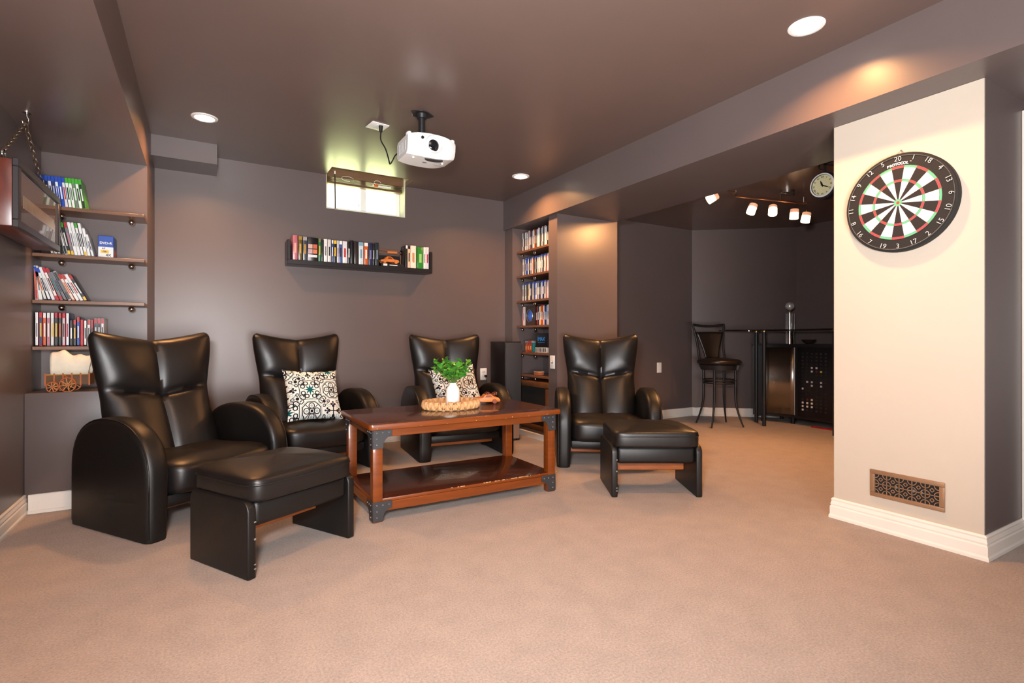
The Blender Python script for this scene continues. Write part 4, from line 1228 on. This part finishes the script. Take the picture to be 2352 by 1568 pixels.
for i, c in enumerate(pal4):
    t = 0.0165
    o = disc_case('film_case', '%s film case, %s right of the blue disc box on the fourth niche shelf' % (CN[c], ORD[i]), 'film cases on the fourth niche shelf', t, 0.175+0.012*((i*7) % 3)/2, 0.135, c, None, c, WHT if c != WHT else BLK)
    o.location = (2.715, y, NSH[3]+0.0004); o.rotation_euler = (0, 0, -R(90)); y -= t+0.001
# display box with blue disc
bx = thing('display_box', 'dark boxed set with a round glossy blue disc on its front in the niche', 'box', (2.715, 4.345, NSH[3]+0.0004), -R(90))
MB().box(0, 0.16, 0, 0.10, 0, 0.186).build('carton', flat((62, 46, 40), 0.4), bx, bevel=(0.002, 1))
m = MB(); m.lathe([(0.0005, 0.012), (0.03, 0.009), (0.05, 0.002), (0.052, 0.0)], 28); m.xform(Matrix.Translation((0.080, 0, 0.095)) @ Matrix.Rotation(R(90), 4, 'X') @ Matrix.Scale(0.86, 4, (1, 0, 0)))
m.build('blue_disc', flat((70, 110, 200), 0.15), bx, smooth=60)
m = MB(); m.tube([(0.080+0.055*math.cos(2*PI*k/28), -0.001, 0.095+0.060*math.sin(2*PI*k/28)) for k in range(28)], 0.004, 6, closed=True); m.build('disc_rim', STEEL, bx, smooth=60)
# fifth shelf: boxed headset with lettering and a few tapes
ix = thing('boxed_set', 'black box lettered in blue on the fifth shelf of the niche', 'box', (2.70, 4.15, NSH[4]+0.0004), -R(90))
MB().box(0, 0.20, 0.0, 0.14, 0, 0.05).build('carton_base', flat((200, 198, 194), 0.4), ix, bevel=(0.002, 1))
MB().box(0, 0.20, 0.004, 0.14, 0.05, 0.18).build('carton', flat((28, 28, 32), 0.35), ix, bevel=(0.008, 2))
m = text_mb('IMAX', 0.050, 0.0004, bold=0.0012); m.xform(Matrix.Translation((0.10, 0.0032, 0.125)) @ Matrix.Rotation(R(90), 4, 'X')); m.build('lettering', flat((60, 150, 225), 0.4), ix)
MB().box(0.045, 0.155, 0.0030, 0.004, 0.094, 0.099).build('lettering_line', flat((60, 130, 190), 0.4), ix)
for k in range(7):
    MB().box(0.012+k*0.026, 0.026+k*0.026, -0.0008, 0.0, 0.008, 0.042).build('cast_picture', flat([(60, 60, 60), (130, 128, 126), (40, 40, 44)][k % 3], 0.5), ix)
MB().box(0.0, 0.2, 0.0005, 0.0042, 0.05, 0.058).build('lid_edge', BLACKPL, ix)
for k, (c, nm) in enumerate((((186, 90, 50), 'orange brown'), ((176, 70, 46), 'rust red'), ((160, 76, 40), 'dark orange'), ((40, 120, 120), 'teal'))):
    o = disc_case('book', '%s little book beside the black lettered box on the fifth niche shelf' % nm, 'books on the fifth niche shelf', 0.036 if k < 3 else 0.03, 0.088, 0.11, c, None, None, (220, 180, 120) if k < 3 else None)
    o.location = (2.712, 4.345-0.040*k, NSH[4]+0.0004); o.rotation_euler = (0, 0, -R(90))
o = thing('book', 'grey and red book lying across the little books on fifth niche shelf', 'book', (2.712, 4.35, NSH[4]+0.089), -R(90))
MB().box(0, 0.125, 0, 0.11, 0, 0.022).build('cover', flat((150, 150, 150), 0.4), o, bevel=(0.002, 1)); MB().box(0.06, 0.124, -0.0006, 0.002, 0.001, 0.021).build('spine_band', flat((190, 70, 60)), o)
lb = thing('trinket_box', 'small wooden trinket box on the lowest niche shelf', 'box', (2.70, 4.17, NSH[5]+0.0003), -R(90))
MB().box(0, 0.085, 0, 0.06, 0, 0.026).build('box_body', flat((176, 96, 60), 0.4), lb, bevel=(0.003, 1)); MB().box(-0.002, 0.087, -0.002, 0.062, 0.026, 0.036).build('box_lid', flat((214, 170, 130), 0.4), lb, bevel=(0.004, 2))

# ---- wooden speaker cabinet in the niche foot
spk = thing('subwoofer', 'wood framed loudspeaker with black grille in the bottom of the niche', 'speaker', (2.65, 4.412, 0.0755), -R(90))
SW = mat('speaker_walnut', rgb(104, 66, 40), 0.35, var=(8, 0.2), stretch=(1, 6, 1))
MB().box(0.001, 0.565, 0.03, 0.31, 0, 0.447).build('cabinet', SW, spk)
for (a, b_, c, d) in ((0, 0.566, 0.395, 0.450), (0, 0.566, 0, 0.05)):
    MB().box(a, b_, -0.01, 0.03, c, d).build('frame_rail', SW, spk, bevel=(0.012, 2))
for (a, b_) in ((0, 0.05), (0.512, 0.566)):
    MB().box(a, b_, -0.01, 0.03, 0.0505, 0.3945).build('frame_stile', SW, spk, bevel=(0.012, 2))
MB().box(0.05, 0.512, 0.004, 0.03, 0.05, 0.395).build('grille', mat('black_grille_cloth', rgb(18, 17, 18), 0.8, bump=(600, 0.5, 0.001)), spk)

# ---- tower speaker
ts = thing('tower_speaker', 'tall black floor standing speaker with grey grille beside the niche', 'speaker', (2.414, 4.21, 0), 0)
MB().box(-0.086, 0.086, -0.138, 0.14, 0.10, 0.895).build('cabinet', BLACKLAM, ts, bevel=(0.006, 2))
MB().box(-0.078, 0.080, -0.146, -0.139, 0.24, 0.885).build('grille', GRILLE, ts, bevel=(0.004, 2))
MB().box(-0.0865, -0.0785, -0.1415, -0.136, 0.11, 0.89).build('edge_trim', STEEL, ts)
MB().box(-0.035, 0.06, -0.150, -0.10, 0.018, 0.23).build('plinth', mat('champagne_plinth', rgb(178, 150, 134), 0.35, metal=0.3), ts, bevel=(0.003, 1))
MB().box(-0.07, 0.07, -0.10, 0.12, 0.015, 0.10).build('plinth_block', BLACKLAM, ts, bevel=(0.003, 1))
for x in (-0.045, 0.05):
    for y in (-0.13, 0.10):
        MB().cyl((x, y, 0.0), (x, y, 0.02), 0.014, n=12).build('foot', RUBBER, ts, smooth=40)

# ================================================================== BAR CORNER
# ---- bar stool
bs = thing('bar_stool', 'black metal bar stool with round padded seat beside the bar', 'stool', (4.715, 3.665, 0), R(-24))
SEAT = mat('dark_brown_vinyl', rgb(24, 18, 17), 0.38)
m = rounded_box_mb(0.42, 0.42, 0.085, 2.6, 20)
for i, (x, y, z) in enumerate(m.v):
    rr = math.hypot(x, y)
    m.v[i] = (x, y, z+0.675)
m.build('seat', SEAT, bs, smooth=60)
MB().cyl((0, 0, 0.595), (0, 0, 0.645), 0.185, 0.195, n=32).build('seat_pan', BLACKMETAL, bs, smooth=40)
for a in (45, 135, 225, 315):
    c, s_ = math.cos(R(a)), math.sin(R(a))
    p = bez([(0.165*c, 0.165*s_, 0.62), (0.165*c, 0.165*s_, 0.50), (0.165*c, 0.165*s_, 0.33), (0.175*c, 0.175*s_, 0.22), (0.205*c, 0.205*s_, 0.11), (0.245*c, 0.245*s_, 0.006)], 8)
    rr = [0.0135 if q.z > 0.3 else 0.008+0.0055*q.z/0.3 for q in p]
    MB().tube(p, rr, 8).build('leg', BLACKMETAL, bs, smooth=60)
for z, r_ in ((0.485, 0.165), (0.455, 0.160)):
    MB().tube([(r_*math.cos(2*PI*k/36), r_*math.sin(2*PI*k/36), z) for k in range(36)], 0.0075, 8, closed=True).build('footrest_ring', BLACKMETAL, bs, smooth=60)
for s in (-1, 1):
    p = bez([(s*0.14, 0.135, 0.62), (s*0.145, 0.165, 0.72), (s*0.15, 0.20, 0.88), (s*0.178, 0.235, 1.06), (s*0.182, 0.24, 1.085)], 10)
    MB().tube(p, 0.0115, 8).build('back_post', BLACKMETAL, bs, smooth=60)
MB().tube(bez([(-0.182, 0.24, 1.075), (-0.06, 0.252, 1.062), (0.06, 0.252, 1.062), (0.182, 0.24, 1.075)], 10), 0.014, 8).build('top_rail', BLACKMETAL, bs, smooth=60)
def spl(a, b):
    z = 0.70+0.29*b; w = 0.075+0.085*b**1.3
    return ((2*a-1)*w, 0.155+0.30*(z-0.62)*0.62+0.012*math.cos(PI*(a-.5)) - 0.012, z)
m = MB(); m.grid(spl, 12, 10)
sp_ = m.build('splat', SEAT, bs, smooth=60); md = sp_.modifiers.new('thickness', 'SOLIDIFY'); md.thickness = 0.014
MB().tube(bez([(-0.158, 0.216, 0.985), (-0.05, 0.228, 0.988), (0.05, 0.228, 0.988), (0.158, 0.216, 0.985)], 10), 0.008, 6).build('back_rail', BLACKMETAL, bs, smooth=60)

# ---- bar cabinet
bc = thing('bar_cabinet', 'black curved bar cabinet with brushed steel door and perforated bottle panel', 'cabinet', (0, 0, 0))
fr_pts = [(5.335, 3.70), (5.41, 3.55), (5.445, 3.43), (5.462, 3.31), (5.462, 3.20), (5.452, 3.05), (5.43, 2.88), (5.39, 2.70), (5.33, 2.50)]
back = [(5.75, 2.42), (5.80, 2.8), (5.84, 3.2), (5.78, 3.55), (5.60, 3.80)]
MB().prism(fr_pts+back, 0.07, 0.845).build('carcass', BLACKLAM, bc, smooth=30)
big = [(x-0.012, y) for x, y in fr_pts]; big[0] = (5.325, 3.715)
MB().prism(big+back, 0.845, 0.866).build('counter', BLACKLAM, bc, smooth=30)
for (x, y) in ((5.40, 3.62), (5.51, 3.34), (5.46, 2.8), (5.72, 3.60)):
    MB().cyl((x, y, 0.0), (x, y, 0.07), 0.02, n=12).build('foot', BLACKMETAL, bc, smooth=40)
def on_front(s):
    """point along the curved front, s measured in metres from the left end"""
    for i in range(len(fr_pts)-1):
        a = Vector(fr_pts[i]); b = Vector(fr_pts[i+1]); l = (b-a).length
        if s <= l or i == len(fr_pts)-2:
            d = (b-a).normalized(); return a+d*s, Vector((d.y, -d.x)) if False else Vector((-abs(d.y), d.x if d.y < 0 else -d.x))
        s -= l
def front_panel(name, s0, s1, z0, z1, off, m_, n=6, par=None):
    vs = []; fs = []
    for k in range(n+1):
        p, nn = on_front(s0+(s1-s0)*k/n); q = p+nn*off
        vs += [(q.x, q.y, z0), (q.x, q.y, z1)]
    for k in range(n):
        fs.append((2*k, 2*k+2, 2*k+3, 2*k+1))
    b = MB(); b.add(vs, fs); o = b.build(name, m_, par or bc, smooth=40)
    md = o.modifiers.new('thickness', 'SOLIDIFY'); md.thickness = 0.006; md.offset = 0
    return o
dr = front_panel('door', 0.125, 0.44, 0.105, 0.825, 0.008, STEEL)
front_panel('door_edge', 0.432, 0.442, 0.103, 0.827, 0.012, flat((205, 200, 195), 0.4), 1, dr)
pp = front_panel('perforated_panel', 0.47, 1.15, 0.10, 0.83, 0.006, flat((36, 33, 36), 0.5), 8)
hole_m = [flat((14, 13, 14), 0.6), flat((210, 206, 200), 0.4), flat((120, 30, 34), 0.4), flat((214, 190, 60), 0.4)]
hm = [MB().box(-0.003, 0.003, -0.0095, 0.0095, -0.0095, 0.0095).mesh('hole', k) for k in hole_m]
lit = {(4, 2): 1, (4, 3): 1, (5, 3): 2, (5, 4): 3, (5, 2): 1, (8, 1): 1, (8, 2): 1, (8, 4): 1, (9, 2): 1, (9, 4): 1, (10, 0): 1, (13, 1): 2, (13, 2): 1, (14, 0): 1, (14, 1): 1, (14, 2): 1, (15, 0): 1, (15, 2): 1, (15, 1): 1, (16, 0): 1}
for r_ in range(17):
    for c_ in range(6):
        p, nn = on_front(0.525+0.050*c_); q = p+nn*0.0095
        o = link('hole', hm[lit.get((r_, c_), 0)], bc)
        o.location = (q.x, q.y, 0.765-0.037*r_); o.rotation_euler = (0, 0, math.atan2(nn.y, nn.x))
# ---- glass counter on poles
gt = thing('glass_bar_top', 'smoked glass bar top on black poles in front of the bar cabinet', 'bar top', (0, 0, 0))
outl = []
gl_pts = [(5.05, 3.93), (5.28, 3.86), (5.42, 3.66), (5.45, 3.35), (5.44, 2.95), (5.36, 2.55), (5.02, 2.50), (5.04, 2.95), (5.05, 3.30), (4.97, 3.60), (4.94, 3.82)]
ot = bez([(x, y, 0) for x, y in gl_pts+[gl_pts[0]]], 8)[:-1]
MB().prism([(p.x, p.y) for p in ot], 1.005, 1.017).build('glass_panel', SMOKED, gt, smooth=30)
for (x, y) in ((5.097, 3.404), (5.262, 3.608), (5.16, 2.72)):
    MB().cyl((x, y, 0), (x, y, 0.992), 0.019, n=14).build('pole', BLACKMETAL, gt, smooth=40)
    MB().cyl((x, y, 0.992), (x, y, 1.0045), 0.032, n=18).build('pole_cap', mat('brass_cap', rgb(150, 118, 74), 0.3, metal=0.9), gt, smooth=40)
# ---- crystal decanter on the cabinet
dc = thing('crystal_decanter', 'tall clear crystal bottle with ball stopper standing on the bar', 'decanter', (5.55, 3.40, 0.8662))
MB().cyl((0, 0, 0), (0, 0, 0.13), 0.046, 0.042, n=24).build('metal_sleeve', CHROME, dc, smooth=40)
for k in range(5):
    a = 2*PI*k/5+0.4
    MB().cyl((0.036*math.cos(a), 0.036*math.sin(a), 0.13), (0.036*math.cos(a), 0.036*math.sin(a), 0.33), 0.013, n=12).build('crystal_rod', CRYSTAL, dc, smooth=40)
MB().cyl((0, 0, 0.13), (0, 0, 0.345), 0.012, n=12).build('core', CHROME, dc, smooth=40)
MB().cyl((0, 0, 0.13), (0, 0, 0.138), 0.052, n=24).build('collar', CHROME, dc, smooth=40)
MB().cyl((0, 0, 0.345), (0, 0, 0.37), 0.01, 0.014, n=12).build('neck', mat('brass_cap', None), dc, smooth=40)
MB().sphere((0, 0, 0.412), 0.045, 24, 16).build('ball_stopper', mat('silvered_ball', rgb(235, 235, 235), 0.22, metal=0.55), dc, smooth=70)
ds = thing('glass_dish', 'small smoked glass dish next to the decanter on the bar', 'dish', (5.60, 3.22, 0.8662))
m = MB(); m.lathe([(0.002, 0.0), (0.03, 0.0), (0.05, 0.02), (0.075, 0.045), (0.072, 0.046), (0.046, 0.022), (0.028, 0.005), (0.002, 0.005)], 28); m.build('bowl', mat('brown_glass', rgb(60, 42, 34), 0.08), ds, smooth=50)
tag(MB().box(-0.01, 0.03, -0.30, 0.12, 0, 0.012).build('red_tray', flat((170, 20, 26), 0.4), bevel=(0.003, 1)), 'thin red tray lying on the carpet under the bar cabinet', 'tray').location = (5.44, 2.98, 0.0006)

# ---- track light
tl = thing('track_light', 'brushed steel ceiling track light with five frosted glass spot heads', 'track light', (4.335, 2.74, 2.22), R(-8))
MB().cyl((0.08, 0, -0.026), (0.08, 0, 0), 0.062, n=28).build('canopy', STEEL, tl, smooth=40)
MB().box(0.0, 0.16, -0.012, 0.012, -0.034, -0.024).build('canopy_bar', STEEL, tl, bevel=(0.003, 1))
MB().cyl((0.0, 0, -0.10), (0.0, 0, -0.03), 0.006, n=8).build('stem', STEEL, tl, smooth=40)
rail = [(-0.42, 0.02, -0.10), (-0.15, 0.0, -0.10), (0.28, -0.03, -0.10)]
RAILM = mat('warm_steel_rail', rgb(190, 140, 110), 0.3, metal=0.9)
MB().tube([(-0.48, 0.03, -0.10), (-0.1, 0.0, -0.10), (0.26, -0.02, -0.10)], 0.010, 8).build('rail', RAILM, tl, smooth=60)
MB().tube([(-0.68, 0.03, -0.062), (-0.48, 0.03, -0.062)], 0.004, 6).build('rail_arm', RAILM, tl)
MB().cyl((-0.48, 0.03, -0.105), (-0.48, 0.03, -0.05), 0.008, n=10).build('joint', CHROME, tl, smooth=40)
MB().cyl((0.26, -0.02, -0.105), (0.26, -0.02, -0.04), 0.008, n=10).build('joint', CHROME, tl, smooth=40)
MB().tube([(0.26, -0.02, -0.10), (0.235, -0.05, -0.112), (0.21, -0.10, -0.115)], 0.005, 6).build('rail_arm', RAILM, tl)
heads = [((-0.68, 0.03, -0.062), (-0.72, 0.48, -0.50), 0.045), ((-0.295, 0.014, -0.10), (-0.40, 0.10, -1), 0.05), ((-0.09, 0.0, -0.10), (-0.40, -0.30, -1), 0.05), ((0.155, -0.014, -0.10), (-0.05, 0.05, -1), 0.055), ((0.20, -0.10, -0.115), (-0.18, 0.1, -1), 0.085)]
for (p, d, drop) in heads:
    p = Vector(p); d = Vector(d).normalized(); q = p-Vector((0, 0, drop))
    hd = MB().cyl(p, q, 0.005, n=8).build('spot_stem', CHROME, tl, smooth=40)
    qa = Matrix.Translation(q+d*0.004) @ d.to_track_quat('-Z', 'Y').to_matrix().to_4x4()
    m = MB(); m.lathe([(0.002, 0.0), (0.031, 0.0), (0.034, -0.004), (0.035, -0.03)], 20); m.xform(qa); m.build('shade_top', SHADE_CAP, hd, smooth=50)
    m = MB(); m.lathe([(0.035, -0.03), (0.036, -0.085), (0.033, -0.085), (0.032, -0.03)], 20); m.f = m.f[:-2]; m.mi = m.mi[:-2]; m.xform(qa); m.build('shade', SHADE_HOT, hd, smooth=50)
    m = MB(); m.sphere((0, 0, -0.066), 0.017, 12, 8); m.xform(qa); m.build('bulb', BULB, hd, smooth=60)
    l = lamp('spot_beam', 'SPOT', (0, 0, 0), 66.0 if drop == 0.045 else 42.0, (1.0, 0.46, 0.16), spot_size=R(110), spot_blend=0.8, shadow_soft_size=0.03)
    l.parent = hd; l.location = q+d*0.095; l.rotation_euler = d.to_track_quat('-Z', 'Y').to_euler()

# ---- station clock on a bracket
ck = thing('wall_clock', 'round station clock with Roman numerals on an arm behind the cream wall', 'clock', (3.48, 1.895, 1.913), R(-90))
CKR = 0.078
CREAMDIAL = mat('cream_dial', rgb(232, 226, 178), 0.4)
m = MB(); m.lathe([(CKR-0.012, -0.03), (CKR, -0.034), (CKR+0.008, -0.026), (CKR+0.008, 0.026), (CKR, 0.034), (CKR-0.012, 0.03)], 40); m.f = m.f[:-2]; m.mi = m.mi[:-2]
m.xform(Matrix.Rotation(R(90), 4, 'X')); m.build('case', mat('dark_clock_case', rgb(44, 44, 52), 0.35, metal=0.4), ck, smooth=40)
for s in (-1, 1):
    m = MB(); m.lathe([(CKR-0.012, 0.0), (CKR-0.002, 0.0), (CKR-0.001, 0.006), (CKR-0.010, 0.007)], 40); m.f = m.f[:-2]; m.mi = m.mi[:-2]
    m.xform(Matrix.Translation((0, s*0.031, 0)) @ Matrix.Rotation(R(90 if s < 0 else -90), 4, 'X')); m.build('bezel', PLASTIC_W, ck, smooth=40)
    MB().cyl((0, s*0.0285, 0), (0, s*0.031, 0), CKR-0.004, n=40).build('dial', CREAMDIAL, ck)
NUM = ['XII', 'I', 'II', 'III', 'IV', 'V', 'VI', 'VII', 'VIII', 'IX', 'X', 'XI']
for k in range(12):
    a = R(30*k)
    m = text_mb(NUM[k], 0.0165, 0.0002, bold=0.0002)
    m.xform(Matrix.Translation((0.054*math.sin(a), -0.0314, 0.054*math.cos(a))) @ Matrix.Rotation(a, 4, 'Y') @ Matrix.Rotation(R(90), 4, 'X'))
    m.build('numeral', BLACKPL, ck)
for ang, l, w in ((-22, 0.036, 0.0045), (118, 0.052, 0.003)):
    m = MB().prism([(-w, -0.01), (w, -0.01), (w*1.2, l*0.5), (0, l), (-w*1.2, l*0.5)], -0.0326, -0.0318, 'y')
    m.xform(Matrix.Rotation(R(ang), 4, 'Y')); m.build('hand', BLACKPL, ck)
MB().cyl((0, -0.0335, 0), (0, -0.031, 0), 0.004, n=10).build('pivot', BLACKPL, ck)
ckm = mat('dark_clock_case', None)
MB().cyl((0, 0, CKR+0.006), (0, 0, 0.165), 0.006, n=10).build('hanger', ckm, ck, smooth=40)
MB().cyl((0.0, 0, 0.15), (0.415, 0, 0.15), 0.007, n=10).build('bracket_arm', ckm, ck, smooth=40)
MB().tube(bez([(0.0, 0, 0.10), (-0.03, 0, 0.115), (-0.04, 0, 0.135), (-0.02, 0, 0.15), (0.05, 0, 0.12), (0.2, 0, 0.10), (0.415, 0, 0.03)], 10), 0.004, 6).build('scroll', ckm, ck, smooth=60)
MB().box(0.410, 0.4175, -0.03, 0.03, 0.0, 0.18).build('wall_plate', ckm, ck, bevel=(0.003, 1))

# ================================================================== CREAM WALL
# ---- dartboard (local frame: x right, z up, -y towards the room)
dbd = thing('dartboard', 'round dartboard hanging on the cream wall', 'dartboard', (2.7965, 1.174, 1.5475), -R(90))
RB = 0.2255; F0 = -0.036
def disc_prism(m, r0, r1, a0, a1, y0, y1, n=4):
    """ring sector between radii and angles (clockwise from top)"""
    pts = [(r1*math.sin(a0+(a1-a0)*k/n), r1*math.cos(a0+(a1-a0)*k/n)) for k in range(n+1)]
    pts += [(r0*math.sin(a1-(a1-a0)*k/n), r0*math.cos(a1-(a1-a0)*k/n)) for k in range(n+1)]
    return m.prism(pts, y0, y1, 'y')
m = MB(); m.lathe([(0.01, -0.0005), (RB-0.004, -0.0005), (RB, 0.004), (RB, 0.033), (RB-0.003, 0.036), (0.01, 0.036)], 72); m.xform(Matrix.Rotation(R(90), 4, 'X'))
m.build('board', mat('black_sisal', rgb(26, 24, 24), 0.75, bump=(400, 0.4, 0.001)), dbd, smooth=40)
DK = mat('black_sector', rgb(28, 24, 24), 0.75); LT = mat('white_sector', rgb(240, 238, 232), 0.7); DR = mat('red_sector', rgb(222, 64, 66), 0.7); DG = mat('green_sector', rgb(92, 176, 128), 0.7)
R_D1, R_D0, R_T1, R_T0, R_B1, R_B0 = 0.168, 0.158, 0.1055, 0.0955, 0.0162, 0.0068
SQ = (R_D1)
for k in range(20):
    a0, a1 = R(18*k-9), R(18*k+9)
    even = k % 2 == 0
    for (r0, r1, mm) in ((R_T1, R_D0, DK if even else LT), (R_B1, R_T0, DK if even else LT), (R_D0, R_D1, DR if even else DG), (R_T0, R_T1, DR if even else DG)):
        b = MB(); disc_prism(b, r0, r1, a0, a1, F0-0.0012, F0+0.002); b.build('sector', mm, dbd)
m = MB(); m.cyl((0, F0-0.0014, 0), (0, F0+0.002, 0), R_B1, n=28); m.build('outer_bull', DG, dbd)
m = MB(); m.cyl((0, F0-0.002, 0), (0, F0+0.002, 0), R_B0, n=20); m.build('bullseye', DR, dbd)
WIRE = mat('steel_wire', rgb(190, 190, 186), 0.3, metal=0.8)
for r_ in (R_D1, R_D0, R_T1, R_T0, R_B1):
    MB().tube([(r_*math.sin(2*PI*k/60), F0-0.0015, r_*math.cos(2*PI*k/60)) for k in range(60)], 0.0007, 4, closed=True).build('ring_wire', WIRE, dbd)
for k in range(20):
    a = R(18*k+9)
    MB().cyl((R_B1*math.sin(a), F0-0.0015, R_B1*math.cos(a)), (0.171*math.sin(a), F0-0.0015, 0.171*math.cos(a)), 0.0006, n=4).build('radial_wire', WIRE, dbd)
MB().tube([(0.213*math.sin(2*PI*k/72), F0-0.003, 0.213*math.cos(2*PI*k/72)) for k in range(72)], 0.0013, 6, closed=True).build('number_ring', WIRE, dbd, smooth=60)
NUMS = [20, 1, 18, 4, 13, 6, 10, 15, 2, 17, 3, 19, 7, 16, 8, 11, 14, 9, 12, 5]
for k, nmb in enumerate(NUMS):
    a = R(18*k)
    flip = PI if 99 < 18*k < 261 else 0.0
    cu = text_mb(str(nmb), 0.031, 0.0006, bold=-0.0004)
    cu.xform(Matrix.Translation((0.2005*math.sin(a), F0-0.003, 0.2005*math.cos(a))) @ Matrix.Rotation(a+flip, 4, 'Y') @ Matrix.Rotation(R(90), 4, 'X'))
    cu.build('number', flat((214, 212, 208), 0.45), dbd)
# maker's lettering curved above the sectors
word = 'PROTOCOL'
for k, ch in enumerate(word):
    a = R(-13+3.6*k)
    cu = text_mb(ch, 0.0165, 0.0003, bold=0.0006)
    cu.xform(Matrix.Translation((0.1785*math.sin(a), F0-0.0012, 0.1785*math.cos(a))) @ Matrix.Rotation(a, 4, 'Y') @ Matrix.Rotation(R(90), 4, 'X'))
    cu.build('lettering', flat(WHT, 0.5), dbd)
cu = text_mb('TM', 0.005, 0.0002); cu.xform(Matrix.Translation((0.182*math.sin(R(16)), F0-0.0012, 0.185*math.cos(R(16)))) @ Matrix.Rotation(R(16), 4, 'Y') @ Matrix.Rotation(R(90), 4, 'X')); cu.build('lettering', flat(WHT, 0.5), dbd)
MB().tube([(-0.028, -0.02, 0.22), (0, -0.004, 0.246), (0.028, -0.02, 0.22)], 0.0011, 5).build('hanging_wire', WIRE, dbd)
MB().cyl((0, -0.006, 0.246), (0, 0, 0.246), 0.004, n=10).build('nail', STEEL, dbd, smooth=40)

# ---- bronze air register
VY0, VY1, VZ0, VZ1 = 1.008, 1.306, 0.160, 0.289
vt = thing('air_register', 'bronze decorative wall vent near the bottom of the cream wall', 'vent', (2.7968, (VY0+VY1)/2, (VZ0+VZ1)/2), -R(90))
vw, vh = (VY1-VY0)/2, (VZ1-VZ0)/2; iw, ih = vw-0.021, vh-0.020
MB().box(-iw, iw, -0.0015, 0, -ih, ih).build('duct_backing', DARKVOID, vt)
for (a, b_, c, d) in ((-vw, vw, ih, vh), (-vw, vw, -vh, -ih), (-vw, -iw, -ih, ih), (iw, vw, -ih, ih)):
    MB().box(a, b_, -0.009, 0, c, d).build('frame_bar', BRONZE, vt, bevel=(0.0025, 2))
NC = 5; cw = 2*iw/NC; rh = ih
y0_, y1_ = -0.0075, -0.0045
for k in range(1, NC):
    x = -iw+cw*k
    MB().box(x-0.0018, x+0.0018, y0_, y1_, -ih, ih).build('lattice_bar', BRONZE, vt)
MB().box(-iw, iw, y0_, y1_, -0.0018, 0.0018).build('lattice_bar', BRONZE, vt)
def strip(a, b, w, yy0=y0_, yy1=y1_):
    a = Vector(a); b = Vector(b); d = (b-a).normalized(); n = Vector((-d.y, d.x))*w
    return MB().prism([tuple(a+n), tuple(b+n), tuple(b-n), tuple(a-n)], yy0, yy1, 'y')
for k in range(NC):
    for j in (0, 1):
        cx = -iw+cw*(k+0.5); cz = (-ih if j == 0 else 0)+rh/2
        dd = 0.0085
        dia = [(cx, cz+dd), (cx+dd, cz), (cx, cz-dd), (cx-dd, cz)]
        for q in range(4):
            strip(dia[q], dia[(q+1) % 4], 0.0016).build('lattice_diamond', BRONZE, vt)
        for sx in (-1, 1):
            for sz in (-1, 1):
                m = MB(); r_ = 0.0175
                cxx, czz = cx+sx*cw/2, cz+sz*rh/2
                pts = []
                aa = math.atan2(-sz, -sx)
                for w in (r_-0.0016, r_+0.0016):
                    seg = [(cxx+w*math.cos(aa-PI/4+PI/2*q/6), czz+w*math.sin(aa-PI/4+PI/2*q/6)) for q in range(7)]
                    pts += seg if w < r_ else seg[::-1]
                m.prism(pts, y0_, y1_, 'y'); m.build('lattice_arc', BRONZE, vt)
for x in (-0.04, 0.03, 0.06):
    MB().sphere((x, -0.0015, 0.0), 0.006, 8, 6, (1, 0.3, 1.2)).build('louver_knob', flat((110, 120, 120), 0.3), vt)
